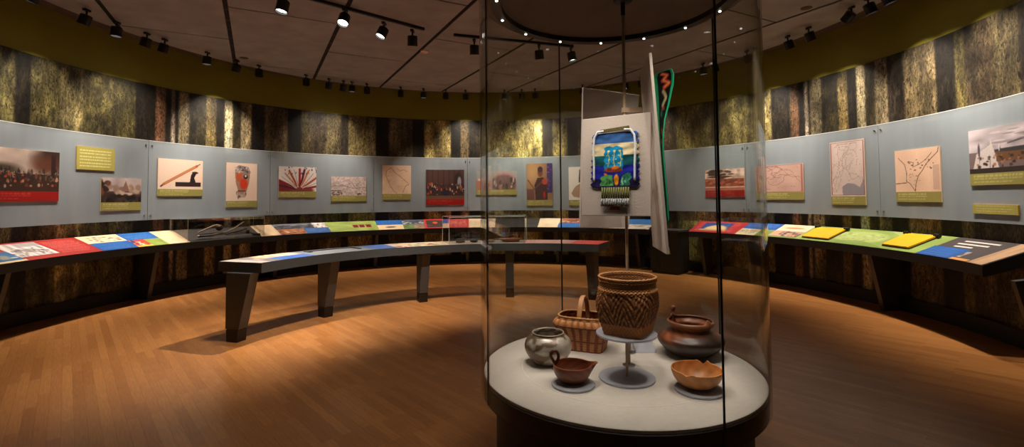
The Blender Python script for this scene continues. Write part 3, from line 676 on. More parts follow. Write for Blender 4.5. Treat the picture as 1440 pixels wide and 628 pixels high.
for k, (x0, x1) in enumerate(((.22, .8), (.2, .72), (.24, .55))): c.rect(x0, .14+k*.13, x1, .185+k*.13, (216, 206, 200))
c.rect(.45, .6, .72, .85, (150, 140, 134)); c.blobs(10, .46, .6, .7, .84, .04, .05, [(220, 214, 208), (90, 84, 84)], 2)
tile(t_, o2, 'charcoal tile with white title lines', b5, 103.2, 0, 1, img=c.a)
bb0 = azc(1287, 355, RF)[0]
lay(o2, .002, bb0, azc(1333, 362.5, RF)[0], 0, .48, TX(50, 24, (28, 84, 160), (50, 106, 184), 5, 3), 'blue text tile in the dark corner', t_)
lay(o2, .003, azc(1333, 362.5, RF)[0], 103.1, 0, .09, Cv(20, 5, (206, 146, 84)).a, 'orange edge strip', t_)
tile(t_, o2, 'plain wood end strip', 103.2, aE, 0, 1, col=(176, 142, 112))

def flip_pad(label, P, nm='flip_pad'):
    cx = sum((Vector(p) for p in P), Vector())/4; t = thing(nm, label, 'book', cx); u = Vector((0, 0, 1))
    P = [Vector(p)-cx for p in P]; n = (P[1]-P[0]).cross(P[3]-P[0]).normalized()
    n = n if n.z > 0 else -n
    def slab(Q, a, b, name, m): B().hexa([q+n*a for q in Q]+[q+n*b for q in Q]).put(name, m, t)
    slab(P, .004, .012, 'base_plate', M['black']); Q = [p*.965 for p in P]; slab(Q, .012, .03, 'yellow_pages', M['yellow'])
    for i in (2, 3):   # ring hinges on the back corners
        d = (P[3]-P[2]).normalized()*(1 if i == 2 else -1); c0 = P[i]*1.0
        B().tube([c0-d*.03+n*.03, c0+d*.04+n*.03], .024, 12).put('hinge', M['black'], t, smooth=True)
    return t
def rp(a, f): r = RF+(RB-RF)*f; return pol(a, r, railz(r)+.003)
def azf(x, y, f): return azc(x, y, RF+(RB-RF)*f)[0]
def pad_from(px, lab, f0=.1, f1=.82):
    (x0, y0), (x1, y1), (x2, y2), (x3, y3) = px
    a0 = (azf(x0, y0, f0)+azf(x3, y3, f1))/2; a1 = (azf(x1, y1, f0)+azf(x2, y2, f1))/2
    return flip_pad(lab, [rp(a0, f0), rp(a1, f0), rp(a1, f1), rp(a0, f1)])
pad_from(((1129, 332.5), (1169, 335), (1188, 322.5), (1149, 321)), 'bright yellow flip pad on the right rail, nearer the glass case')
pad_from(((1241, 342.5), (1281, 349.5), (1317, 335.5), (1275, 329)), 'bright yellow flip pad on the right rail, next to the blue and charcoal tiles', .12, .86)

# pedestal in the gap of the rail
pc = pol(44.4, 5.25); t = thing('dark_pedestal', 'dark boxy pedestal in the gap between the two reading rails, seen through the case', 'pedestal', pc, -math.radians(44.4))
B().box(-.3, .3, -.2, .3, .05, .84).put('cabinet', M['blackp'], t); B().box(-.33, .33, -.24, .32, .84, .875).put('top_slab', M['bench'], t); B().box(-.28, .28, -.17, .28, 0, .05).put('plinth', M['black'], t)

# vitrine on the left rail with its objects
def vitrine(label, a0, a1, r0, r1, zf, zb, ztop, c=(CX, CY), n=10):
    am = (a0+a1)/2; t = thing('glass_vitrine', label, 'display case', pol(am, (r0+r1)/2, zf, c)); o = Vector(t.location)
    def put(b, nm, m): b.v = [tuple(Vector(v)-o) for v in b.v]; return b.put(nm, m, t)
    w = .006
    put(B().sweep_arc([(r0, zf), (r0+w, zf), (r0+w, ztop), (r0, ztop)], a0, a1, n, c), 'front_pane', M['vglass'])
    put(B().sweep_arc([(r1-w, zb), (r1, zb), (r1, ztop), (r1-w, ztop)], a0, a1, n, c), 'back_pane', M['vglass'])
    put(B().sweep_arc([(r0, ztop), (r1, ztop), (r1, ztop+w), (r0, ztop+w)], a0, a1, n, c), 'top_pane', M['vglass'])
    for r_, zz in ((r0+.003, ztop), (r1-.003, ztop)): put(B().sweep_arc([(r_-.002, zz), (r_+.002, zz), (r_+.002, zz+.007), (r_-.002, zz+.007)], a0, a1, n, c), 'polished_rim', M['gedge'])
    for a in (a0, a1):
        d = .07 if a == a0 else -.07
        put(B().hexa([pol(a, r0+w, zf, c), pol(a, r1-w, zb, c), pol(a+d, r1-w, zb, c), pol(a+d, r0+w, zf, c)]+[pol(a, r0+w, ztop, c), pol(a, r1-w, ztop, c), pol(a+d, r1-w, ztop, c), pol(a+d, r0+w, ztop, c)]), 'side_pane', M['vglass'])
        for r_, zz in ((r0+.003, zf), (r1-.003, zb)): put(B().tube([pol(a, r_, zz, c), pol(a, r_, ztop, c)], .003, 6), 'glass_edge', M['gedge'])
    return t
aVr = azc(372, 330, RF)[0]
vitrine('low glass vitrine holding clubs and sticks on the left reading rail', azc(277, 338, RF)[0]-1.6, aVr, RF+.012, RB-.03, ZF+.006, railz(RB-.03)+.004, 1.235)
def vp(x, y, f): # a point above the rail inside the vitrine
    r = RF+(RB-RF)*f; p = Vector(oncyl(x, y, r)); p.z = max(p.z, railz(r)+.024); return p
def stick(name, label, cat, px, rad, material, sub=None):
    pts = [vp(*p) for p in px]; base = sum(pts, Vector())/len(pts); t = thing(name, label, cat, base)
    B().tube([p-base for p in pts], rad, 10).put('shaft', material, t, smooth=True)
    if sub: sub(t, base, pts)
    return t
def ball(t, base, pts):
    p = pts[-1]-base; B().lathe([(.004, -.06), (.035, -.05), (.058, -.02), (.06, .01), (.04, .045), (.004, .055)], 16, p+Vector((.03, 0, -.04))).put('ball_head', M['wooddark'], t, smooth='all')
stick('ball_headed_club', 'curved club with dark ball head propped in the low vitrine', 'club', [(278, 327, .5), (288, 322.5, .5), (300, 317.5, .5), (306, 316.5, .5)], [.012, .014, .018, .022], M['stick'], ball)
stick('peeled_stick', 'long pale curved stick rising to the right in the vitrine', 'stick', [(300, 330.5, .35), (318, 326, .4), (330, 320.5, .45), (343, 311.5, .5)], [.009, .013, .013, .008], M['stick'])
stick('carved_stick', 'darker carved stick lying below the pale curved one', 'stick', [(318, 329.5, .3), (333, 325, .35), (347, 321, .4)], [.011, .012, .013], M['wooddark'], lambda t, b, p: B().lathe([(.004, -.05), (.03, -.03), (.03, .03), (.004, .04)], 12, p[-1]-b+Vector((.02, 0, -.05))).put('carved_head', M['wooddark'], t, smooth='all'))
stick('iron_awl', 'short dark tool with a pale tip lying at the vitrine left end', 'tool', [(279, 332.5, .12), (290, 331.8, .12), (300, 331.2, .12)], [.016, .012, .012], M['black'], lambda t, b, p: B().lathe([(.002, -.02), (.016, -.012), (.016, .012), (.002, .02)], 12, p[0]-b+Vector((0, 0, .012))).put('pale_tip', M['cord'], t, smooth='all'))
stick('wooden_wedge', 'small dark wedge tool at the vitrine right end', 'tool', [(352, 326, .2), (356, 329, .15), (366, 330.3, .1)], [.008, .014, .016], M['wooddark'])

# ================================================================== freestanding curved bench table
BC = (-.02, 4.42); RI, RO, ZT = 2.85, 3.46, .86
bE0, bE1 = -72.8, azz(846.4, 342, ZT, BC)
legx = [azc(x, y, 3.26, BC)[0] for x, y in ((322.5, 478.5), (453, 446.7), (592, 422.6))]
tb = thing('curved_display_table', 'long charcoal curved display table standing free on the wooden floor', 'table', pol(-25, 3.15, 0, BC)); ob = Vector(tb.location)
def shb(b): b.v = [tuple(Vector(v)-ob) for v in b.v]; return b
shb(B().sweep_arc([(RI, ZT-.11), (RI, ZT), (RO, ZT), (RO, ZT-.11)], bE0, bE1, 48, BC)).put('table_top', M['bench'], tb, smooth=True)
lz = [legx[0]+.2, legx[1], legx[2], -.5, bE1-3.2]
for a in lz:
    q = 1.15
    def ring(ri, ro, z, a=a, q=q): return [pol(a-q, ri, z, BC), pol(a+q, ri, z, BC), pol(a+q, ro, z, BC), pol(a-q, ro, z, BC)]
    lo = [Vector(p)-ob for p in ring(3.085, 3.26, .14)]; hi = [Vector(p)-ob for p in ring(2.93, 3.26, ZT-.11)]
    L_ = B().hexa(lo+hi).put('leg', M['bench'], tb)
    l0 = [Vector(p)-ob for p in ring(3.105, 3.245, 0)]; l1 = [Vector(p)-ob for p in ring(3.092, 3.252, .132)]; B().hexa(l0+l1).put('foot', M['black'], L_)
    B().hexa([Vector(p)-ob for p in ring(3.11, 3.24, .13)]+[Vector(p)-ob for p in ring(3.11, 3.24, .142)]).put('shadow_gap', M['black'], L_)
def btile(label, a0, a1, f0, f1, img=None, col=None, lift=0):
    if img is None: img = Cv(14, 8, col).noise(5, 4, .1, 3).a
    g = grid_print('printed_tile', img, lambda u, v: Vector(pol(a0+(a1-a0)*u, RI+.012+(RO-RI-.024)*(f0+(f1-f0)*v), ZT+.0015+lift, BC))-ob, M['print'], tb); g['label'] = label
def ab(x, y): return azz(x, y, ZT, BC)
k0 = ab(397, 364.5); k1 = ab(445, 358.5); k2 = ab(530, 350.5); k3 = ab(560, 348); k4 = ab(620, 344.5)
btile('grey table surface', bE0, bE1, 0, 1, col=(118, 122, 130), lift=-.001)
btile('pale end tile', bE0, bE0+3, 0, 1, col=(176, 170, 166))
btile('grey crowd picture tile', bE0+3, k0, 0, 1, img=photo(60, 50, [(120, 116, 118), (170, 120, 90), (200, 180, 166), (70, 66, 76), (150, 146, 150)], 4))
btile('blue tile on the table', k0, k1, 0, .5, col=(56, 98, 176)); btile('cream tile on the table', k0, k1, .5, 1, img=photo(30, 16, [(222, 190, 160), (190, 140, 110), (236, 214, 190)], 5))
btile('blue text tile on the table', k2, k3, .0, 1, img=TX(24, 30, (70, 104, 176), (110, 140, 200), 6, 2))
btile('bright collage tile', k3, k4, 0, 1, img=photo(60, 30, [(232, 214, 190), (206, 150, 120), (160, 170, 90), (226, 220, 214), (150, 60, 50)], 8))
btile('cream tile beside the table vitrine', k4, ab(640, 343.5), 0, 1, col=(224, 200, 172))
btile('white tile under the table vitrine', ab(640, 343.5), ab(735, 342.5), 0, 1, col=(190, 180, 168))
btile('pink text tile', ab(735, 342.5), ab(803, 342), 0, 1, img=TX(40, 20, (206, 150, 144), (226, 190, 184), 4, 3))
btile('red end tile of the table', ab(803, 342), bE1-.1, 0, 1, img=TX(40, 24, (206, 70, 70), (226, 120, 118), 5, 4))
# sunken dark tray frame
f0_, f1_ = ab(456, 357), ab(518, 351)
for (q0, q1, g0, g1) in ((f0_, f1_, .72, .8), (f1_-.9, f1_, .35, .8), (f0_, f0_+.7, .55, .8)):
    shb(B().sweep_arc([(RI+(RO-RI)*g0, ZT+.002), (RI+(RO-RI)*g1, ZT+.002), (RI+(RO-RI)*g1, ZT+.008), (RI+(RO-RI)*g0, ZT+.008)], q0, q1, 12, BC)).put('tray_edge', M['black'], tb)
vitrine('tall glass vitrine on the curved table, partly behind the case edge', ab(630, 343), ab(738, 342.5), RI+.03, RO-.03, ZT+.004, ZT+.004, 1.26, BC)
def small(name, label, cat, a, r, prof, m, sq=(1, 1)):
    p = pol(a, r, ZT+.004, BC); b = B().lathe(prof, 20); b.v = [(x*sq[0], y*sq[1], z) for x, y, z in b.v]
    o_ = b.put(name, m, None, smooth=True); o_.location = tuple(p); o_.rotation_euler = (0, 0, -math.radians(a)); return tag(o_, label, cat)
dish = [(.02, 0), (.05, .005), (.07, .03), (.062, .03), (.04, .012), (.003, .01)]
small('stone_tool', 'flat dark stone, leftmost object inside the table vitrine', 'stone', ab(648, 342), 3.05, [(.02, 0), (.06, .01), (.05, .03), (.01, .035)], M['wooddark'], (1.3, .6))
small('stone_tool', 'flat dark stone, second from the left inside the table vitrine', 'stone', ab(668, 342), 3.1, [(.02, 0), (.05, .01), (.05, .03), (.01, .04)], M['black'], (1.2, .8))
small('stone_tool', 'brownish stone nearest the left joint of the glass case, in the table vitrine', 'stone', ab(690, 342), 3.08, [(.02, 0), (.06, .012), (.04, .036), (.01, .04)], M['stick'], (1.4, .6))
small('wooden_dish', 'broad reddish brown wooden dish inside the table vitrine', 'dish', ab(718, 342), 3.1, [(r*2.3, z*1.6) for r, z in dish], mat('red_brown_wood', (150, 86, 60), .5, noise=.25, nscale=25), (1.1, .8))

# ================================================================== the round glass case
KC = np.array([.6, 2.8]); KR = .78; ZP = .58; ZL = 2.69
case = thing('round_glass_case', 'tall round glass display case with dark drum base in the room centre', 'display case', (KC[0], KC[1], 0))
B().lathe([(.66, 0), (.70, .02), (.70, .44), (.66, .46)], 96).put('drum_base', M['drum'], case, smooth=True)
B().lathe([(.66, .46), (.772, .46), (.772, .555), (.765, .56), (.6, .56)], 96).put('platform_rim', M['drum'], case, smooth=True)
B().lathe([(.5, .56), (.765, .56), (.768, .575), (.762, ZP), (.4, ZP)], 128).put('platform_cloth', M['platform'], case, smooth=True)
B().lathe([(.548, ZP-.001), (.552, ZP-.001), (.552, ZP+.0008), (.548, ZP+.0008)], 128, closed=True).put('turntable_seam', M['paper'], case, smooth=True)
B().lathe([(.62, ZL+.02), (.775, ZL+.02), (.785, ZL+.03), (.785, ZL+.09), (.6, ZL+.09)], 96).put('lid', M['lidm'], case, smooth=True)
def ringprof(b, r0, r1, z0, z1, n=96): return b.lathe([(r0, z0), (r1, z0), (r1, z1), (r0, z1)], n, closed=True)
ringprof(B(), .655, .715, ZL-.012, ZL+.021).put('lamp_channel', M['black'], case, smooth=True)
joints = [-159.8, -67.7, 22.5, 107.9]
for i in range(4):
    a0 = math.radians(joints[i]); a1 = math.radians(joints[(i+1) % 4]) + (2*PI if i == 3 else 0)
    b = B(); n = 48; V = []; r0, r1, z0, z1 = KR-.004, KR+.004, .475, ZL+.019
    for k in range(n+1):
        a = a0+.004+(a1-a0-.008)*k/n
        for r_, z_ in ((r0, z0), (r1, z0), (r1, z1), (r0, z1)): V.append((r_*math.cos(a), r_*math.sin(a), z_))
    Fc = []
    for k in range(n):
        for m_ in range(4): Fc.append((k*4+m_, (k+1)*4+m_, (k+1)*4+(m_+1) % 4, k*4+(m_+1) % 4))
    Fc += [(3, 2, 1, 0), (n*4, n*4+1, n*4+2, n*4+3)]
    b.add(V, Fc).put('curved_pane', M['glass'], case, smooth=True)
    x, y = KR*math.cos(a0), KR*math.sin(a0)
    w_ = .0055; B().tube([(x, y, z0), (x, y, z1)], w_, 8).put('joint', M['edge'], case)
NL = 14
def spotlamp(name, loc, target, power, size, blend, parent=None, rad=.02, col=(1, .88, .74)):
    d = bpy.data.lights.new(name, 'SPOT'); d.energy = power; d.spot_size = math.radians(size); d.spot_blend = blend; d.shadow_soft_size = rad; d.color = col
    o_ = bpy.data.objects.new(name, d); COL.objects.link(o_)
    v = Vector(target)-Vector(loc)
    o_.rotation_euler = v.to_track_quat('-Z', 'Y').to_euler(); o_.location = tuple(loc)
    if parent: o_.parent = parent
    return o_
for k in range(NL):
    a = 2*PI*(k+.3)/NL; p = Vector((.686*math.cos(a), .686*math.sin(a), ZL-.014))
    L_ = B().lathe([(.003, -.004), (.007, -.003), (.008, 0), (.008, .004)], 12, p).put('puck_lamp', M['ledw'], case)
    spotlamp('puck_light', p+Vector((0, 0, -.012)), (-.25*math.cos(a), -.25*math.sin(a), ZP), 19., 62, .7, case, .012, (1, .88, .76))

RODX, RODY = .665, 2.8
rod = thing('mounting_rod', 'slim tan vertical rod with top flange inside the glass case', 'rod', (RODX, RODY, ZP))
B().lathe([(.009, .008), (.009, ZL+.019-ZP)], 16).put('pole', M['rod'], rod, smooth=True)
B().lathe([(.04, ZL+.005-ZP), (.055, ZL+.012-ZP), (.055, ZL+.019-ZP)], 24).put('top_flange', M['black'], rod, smooth=True)
B().lathe([(.013, ZL-.07-ZP), (.013, ZL+.006-ZP)], 16).put('collar', M['black'], rod, smooth=True)
B().lathe([(.036, 0), (.036, .006), (.012, .012)], 24).put('base_flange', M['steel'], rod, smooth=True)
B().box(-.015, .105, -.014, .014, 1.463, 1.492).put('bracket_arm', M['rod'], rod)

def board(name, label, TL, TR, BR_, BL_, th=.016):
    P = [Vector(p) for p in (BL_, BR_, TR, TL)]; c = sum(P, Vector())/4; t = thing(name, label, 'display board', c); P = [p-c for p in P]
    n = (P[1]-P[0]).cross(P[3]-P[0]).normalized()
    if n.dot(Vector((0, -1, 0))) < 0: n = -n
    b = B().hexa([p for p in P]+[p-n*th for p in P]).put('board', M['linen'], t)
    md = b.modifiers.new('bev', 'BEVEL'); md.width = .003; md.segments = 2
    return t, P, n
fb, FP, fn = board('textile_board', 'upright linen board showing the blue bandolier bag, facing the entrance', (.421, 2.86, 2.014), (.766, 2.62, 2.014), (.757, 2.622, 1.441), (.412, 2.862, 1.441))
bkb, BP, bn = board('textile_board', 'upright linen board behind the others, its plain back mostly hidden', (.471, 3.1, 2.264), (.888, 3.3, 2.252), (.80, 3.3, 1.337), (.438, 3.1, 1.352))
rtb, RP, rn = board('textile_board', 'tall linen board seen almost edge-on, tilted at the right', (.823, 2.98, 2.326), (.757, 2.55, 2.322), (.83, 2.55, 1.243), (.884, 2.98, 1.242))
# brackets that carry the boards
B().box(-.01, .01, 0, .372, 1.2, 1.225).put('bracket_arm', M['rod'], rod); B().box(-.008, .008, -.07, 0, 1.2, 1.225).put('bracket_arm', M['rod'], rod)

# the bandolier bag mounted on the front board: built in board coordinates u (0..1 right) v (0..1 up)
def fbp(u, v, d=.004):
    bot = FP[0]+(FP[1]-FP[0])*u; top = FP[3]+(FP[2]-FP[3])*u; return bot+(top-bot)*v+fn*d
bag = thing('beaded_bag', 'striped blue and cream bandolier bag with zigzag edges mounted on the front board', 'textile', fb.location)
def bp(u, v, d=.004): return fbp(u, v, d)
# region in px on board: u from .14 to .86, v from .30 to .85
Hh, Ww = 127, 84
c = Cv(Ww, Hh, (40, 44, 130))
for y0, y1, q in ((0, .2, (58, 98, 160)), (.2, .42, (222, 206, 166)), (.42, .6, (24, 84, 92)), (.6, .84, (32, 40, 150)), (.84, 1, (38, 30, 78))): c.rect(0, y0, 1, y1, q)
c.noise(8, 16, .14, 3); c.noise(3, 20, .1, 8)
c.poly([(.27, .69), (.27, .3), (.3, .26), (.38, .245), (.46, .27), (.54, .24), (.62, .27), (.68, .3), (.68, .69)], (22, 140, 190))
c.ell(.47, .68, .2, .045, (150, 64, 36)).ell(.52, .64, .08, .035, (200, 116, 50)).ell(.38, .67, .05, .03, (110, 40, 30))
for x, q in ((.36, 1), (.5, -1), (.62, 1)):
    c.line([(x, .62), (x+.02*q, .5), (x, .36)], .008, (216, 206, 90))
    for k in range(3): c.ell(x+.03*(1 if k % 2 else -1), .42+.07*k, .022, .009, (206, 200, 90))
    c.ell(x, .34, .03, .02, (240, 226, 150))
c.poly([(.2, .97), (.22, .8), (.3, .76), (.45, .78), (.48, .97)], (84, 150, 84)); c.poly([(.62, .97), (.66, .8), (.78, .74), (.86, .76), (.8, .97)], (60, 130, 100)); c.blobs(12, .24, .8, .44, .95, .02, .03, [(120, 190, 110), (40, 100, 60)], 2); c.blobs(12, .66, .8, .8, .95, .02, .04, [(130, 200, 160), (30, 90, 80)], 4)
c.ell(.54, .86, .05, .1, (236, 150, 30)); c.ell(.3, .76, .035, .025, (230, 140, 60))
def clothpos(u, v):
    # zigzag side edges
    zz = abs(((v*9) % 1)-.5)*2; uu = u; e = .06*zz
    uu = e+(1-2*e)*u; wv = .0012*math.sin(v*38+3*math.sin(u*5))+.001*math.sin(u*9+v*5)
    flare = .03*(1-v)
    return bp(.17-flare/1.2+(.68+flare*1.3)*uu, .285+.545*v, .010+wv)
cl = grid_print('cloth_panel', c.a, clothpos, M['printm'], bag); cl.modifiers.new('t', 'SOLIDIFY').thickness = .004
# top beaded band
B().hexa([bp(.31, .835, .012), bp(.72, .855, .012), bp(.72, .885, .012), bp(.31, .865, .012), bp(.31, .835, .022), bp(.72, .855, .022), bp(.72, .885, .022), bp(.31, .865, .022)]).put('top_band', mat('dark_beadwork', (92, 84, 44), .5, noise=.6, nscale=140), bag)
pts = [(.215, .34), (.215, .5), (.205, .68), (.22, .79), (.27, .845), (.36, .85)]
for side in (0, 1):
    P = []
    for (u, v) in pts:
        uu = u if side == 0 else 1.015-u+.0; P.append(bp(uu, v, .02))
    # smooth a little
    Q = []
    for i in range(len(P)-1):
        for k in range(4): t_a = k/4; Q.append(P[i].lerp(P[i+1], t_a))
    Q.append(P[-1]); B().tube(Q, .0062, 8).put('white_cord', M['cord'], bag, smooth='all')
fr = B(); fr2 = B()
for k in range(12):
    u = .335+.034*k; q = .0065
    ol = bp(u, .285, .012); B().tube([bp(u, .285, .014), bp(u-.002, .17, .016)], .0055, 6).put('fringe_string', mat('olive_bead_string', (110, 112, 50), .5, noise=.5, nscale=200) if k == 0 else bpy.data.materials['olive_bead_string'], bag, smooth='all')
    B().tube([bp(u-.002, .172, .016), bp(u-.006, .095, .018)], .007, 6).put('tassel', mat('black_white_beads', (150, 150, 150), .5, noise=1., nscale=120) if k == 0 else bpy.data.materials['black_white_beads'], bag, smooth='all')
B().hexa([bp(.43, .06, .003), bp(.58, .06, .003), bp(.56, .1, .003), bp(.45, .1, .003), bp(.43, .06, .006), bp(.58, .06, .006), bp(.56, .1, .006), bp(.45, .1, .006)]).put('red_tab', mat('rust_cloth', (150, 66, 40), .8), bag)

# floral strap standing out from the tall tilted board
st = thing('floral_strap', 'black floral beaded strap edged in green, looped beside the tall board', 'textile', (.86, 2.78, 2.0)); so = Vector(st.location)
outline = [((919, 112), (947.5, 104)), ((921, 104), (946, 97.5)), ((920.5, 122), (947, 116)), ((922, 135), (944, 130)), ((923.5, 150), (940, 148)), ((925, 170), (934, 168)), ((926.5, 190), (931.5, 190)), ((928.5, 215), (931.5, 215)), ((931, 245), (934, 245)), ((934, 280), (937, 280)), ((937, 312), (939, 312))]
outline.sort(key=lambda q: q[0][1]); outline = [((922, 104), (944, 96.5))]+outline[1:]
rows = len(outline); SW, SH = 26, 90
c = Cv(SW, SH, (22, 22, 26)); 
for x in (0, .86): c.rect(x, 0, x+.14, 1, (34, 170, 120))
c.rect(0, 0, 1, .02, (34, 170, 120)); c.line([(.35, .06), (.6, .1), (.4, .16), (.7, .2), (.45, .24)], .09, (226, 78, 50)); c.line([(.35, .06), (.6, .1), (.4, .16), (.7, .2), (.45, .24)], .03, (240, 170, 120)); c.line([(.4, .28), (.6, .34), (.4, .4)], .07, (200, 196, 150)); c.blobs(10, .3, .42, .7, .7, .12, .02, [(60, 70, 160), (40, 140, 110), (190, 80, 60)], 3)
def strap(u, v):
    k = (1-v)*(rows-1); i = min(int(k), rows-2); f = k-i
    L0, R0_ = outline[i]; L1, R1 = outline[i+1]
    l = (L0[0]+(L1[0]-L0[0])*f, L0[1]+(L1[1]-L0[1])*f); r_ = (R0_[0]+(R1[0]-R0_[0])*f, R0_[1]+(R1[1]-R0_[1])*f)
    pl = Vector(dep(l[0], l[1], 2.86)); pr = Vector(dep(r_[0], r_[1], 2.72)); p = pl.lerp(pr, u); p.y -= .03*math.sin(u*PI); return p-so
g = grid_print('beaded_band', c.a, strap, M['printm'], st); g.modifiers.new('t', 'SOLIDIFY').thickness = .006
B().hexa([Vector(dep(x, y, d))-so for x, y, d in ((936, 346, 2.6), (941, 348, 2.6), (943, 358, 2.6), (938, 353, 2.6), (936, 346, 2.62), (941, 348, 2.62), (943, 358, 2.62), (938, 353, 2.62))]).put('ochre_tip', mat('ochre_fringe', (206, 160, 60), .8), st)

# ------------------------------------------------------------------ vessels and baskets
def surf(name, fn, nu, nv, colfn, material, parent, closed_bottom=True, thick=0):
    """closed-in-u surface fn(theta, t)->(x,y,z)"""
    V = []; cols = []
    for j in range(nv):
        for i in range(nu):
            th = 2*PI*i/nu; t = j/(nv-1); V.append(fn(th, t)); cols.append(colfn(th, t))
    Fc = []
    for j in range(nv-1):
        for i in range(nu): Fc.append((j*nu+i, j*nu+(i+1) % nu, (j+1)*nu+(i+1) % nu, (j+1)*nu+i))
    if closed_bottom: Fc.append(tuple(range(nu))[::-1])
    o_ = mesh(name, V, Fc, material, parent, 'all', cols=np.array(cols, float))
    if thick:
        md = o_.modifiers.new('t', 'SOLIDIFY'); md.thickness = thick; md.offset = -1
    return o_
def prof_at(prof, t):
    k = t*(len(prof)-1); i = min(int(k), len(prof)-2); f = k-i
    def cr(a, b, c_, d): return .5*((2*b)+(-a+c_)*f+(2*a-5*b+4*c_-d)*f*f+(-a+3*b-3*c_+d)*f**3)
    g_ = lambda q, w: prof[min(max(q, 0), len(prof)-1)][w]
    return cr(g_(i-1, 0), g_(i, 0), g_(i+1, 0), g_(i+2, 0)), cr(g_(i-1, 1), g_(i, 1), g_(i+1, 1), g_(i+2, 1))
def disc(label, x, y, r, z=ZP, th=.012, name='acrylic_disc'):
    b = B().lathe([(r-.002, 0), (r, .002), (r, th-.002), (r-.002, th)], 64); o_ = b.put(name, M['acryl'], None, smooth=True); o_.location = (x, y, z); return tag(o_, label, 'stand')

# central stand + tall basket
SX, SY = .606, 2.60; ZD = .812
stn = thing('basket_stand', 'frosted round two-disc stand with steel post under the tall basket', 'stand', (SX, SY, ZP))
B().lathe([(.146, 0), (.148, .002), (.148, .01), (.146, .012)], 64).put('base_disc', M['acryl'], stn, smooth=True)
B().lathe([(.0065, .012), (.0065, ZD-ZP)], 16).put('post', M['rod'], stn, smooth=True)
B().lathe([(.158, ZD-ZP), (.16, ZD-ZP+.002), (.16, ZD-ZP+.010), (.158, ZD-ZP+.012)], 64).put('top_disc', M['acryl'], stn, smooth=True)
bk = thing('tall_basket', 'tall two-tone woven basket with square foot on the frosted stand', 'basket', (SX+.01, SY, ZD+.012)); 
bprof = [(.104, 0), (.120, .045), (.138, .10), (.151, .16), (.152, .20), (.150, .235), (.146, .262), (.148, .28), (.150, .296)]
def sqr(th, k, rot=.35):
    a = th+rot; p = 2+10*k; return 1/((abs(math.cos(a))**p+abs(math.sin(a))**p)**(1/p))
def tb_fn(th, t):
    r, z = prof_at(bprof, t); k = max(0, 1-t*1.5); r = r*(1+(sqr(th, k, .6)-1)*.9*k**.5) if k > 0 else r
    w = .0042*math.sin(th*46)*math.sin(t*PI*34) if (t > .56 or t < .16) else .003*math.sin(th*23+t*44)
    if .60 < t < .64 or .86 < t < .89: w += .004
    r += w; return (r*math.cos(th), r*math.sin(th), z)
def tb_col(th, t):
    lt = np.array((240, 168, 100)); dk = np.array((100, 52, 28)); md_ = np.array((204, 130, 74))
    if t > .56: q = .5+.5*math.sin(th*46)*math.sin(t*PI*34); return (md_*.72)*(1-q)+lt*q if (int(t*36) % 5) else md_*.7
    if t < .16: q = .5+.5*math.sin(th*46)*math.sin(t*PI*34); return md_*(1-q)*.9+lt*.9*q
    s = 1 if (int(th/(2*PI)*16) % 2) else -1
    q = math.sin(th*46+s*t*60); q2 = math.sin(t*90+math.sin(th*23)*2)
    return lt*.85 if (q > .35 and q2 > -.2) else (md_*.7 if q > .1 else dk)
surf('woven_body', tb_fn, 240, 90, tb_col, M['weave'], bk, True, .005)
def rope(parent, R0, z, rr, fn=None, name='rim', n=120):
    P = []
    for i in range(n):
        th = 2*PI*i/n; x, y = (R0*math.cos(th), R0*math.sin(th)) if fn is None else fn(th); P.append((x, y, z+.0012*math.sin(th*40)))
    return B().tube(P, [rr*(1+.18*math.sin(i*1.9)) for i in range(n)], 8, closed=True).put(name, M['rimw'], parent, smooth='all')
M['rimw'] = mat('splint_rim', (190, 136, 84), .6, noise=.25, nscale=60)
rope(bk, .150, .297, .0062)

# handled basket: rounded rectangular plan
hb = thing('handled_basket', 'low reddish woven basket with arched handle, left of the tall basket', 'basket', (.455, 3.13, ZP), math.radians(-24))
def rr_(th, a, b, p): c0, s0 = math.cos(th), math.sin(th); k = (abs(c0)**p+abs(s0)**p)**(-1/p); return a*k*c0, b*k*s0
hprof = [(.80, 0), (.86, .05), (.93, .10), (1.03, .135), (1.08, .155), (1.02, .185), (.93, .208)]
HA, HB = .168, .115
def hb_fn(th, t):
    s, z = prof_at(hprof, t); p = 6-2.5*t; x, y = rr_(th, HA*s, HB*s, p)
    bulge = 1.
    if .66 < t < .88: bulge = 1+.045*abs(math.sin(th*14))*math.sin((t-.66)/.22*PI)
    w = 1+.012*math.copysign(min(1, abs(math.sin(th*22))*2), math.sin(th*22))*(1 if t < .62 else .3)+.006*math.sin(t*PI*44)
    return (x*bulge*w, y*bulge*w, z)
def hb_col(th, t):
    lt = np.array((206, 146, 98)); dk = np.array((120, 66, 38)); md_ = np.array((176, 112, 68))
    if .66 < t < .88: return lt*(.8+.3*abs(math.sin(th*14)))+np.array((10, 0, -4))
    if .60 < t <= .66 or t < .03 or .2 < t < .24: return dk
    q = math.sin(th*22); w = math.sin(t*PI*44)
    return dk*(1.1+.15*w) if q < -.25 else (lt*.85*(1+.12*w) if q > .2 else md_*(1+.1*w))
surf('woven_body', hb_fn, 264, 80, hb_col, M['weave'], hb, True, .005)
rope(hb, 0, .209, .0065, lambda th: rr_(th, HA*.93, HB*.93, 3.5))
hp_ = []; hv = B()
NH = 28; V = []
for i in range(NH+1):
    q = PI*i/NH; y = -.106*math.cos(q); z = .13+.20*math.sin(q)**.8 if 0 < i < NH else .12
    ny, nz = -math.cos(q), math.sin(q)
    for dx, dr in ((-.014, -.002), (.014, -.002), (.014, .003), (-.014, .003)): V.append((dx, y+ny*dr, z+nz*dr))
Fc = [(i*4+k, (i+1)*4+k, (i+1)*4+(k+1) % 4, i*4+(k+1) % 4) for i in range(NH) for k in range(4)]+[(3, 2, 1, 0), (NH*4, NH*4+1, NH*4+2, NH*4+3)]
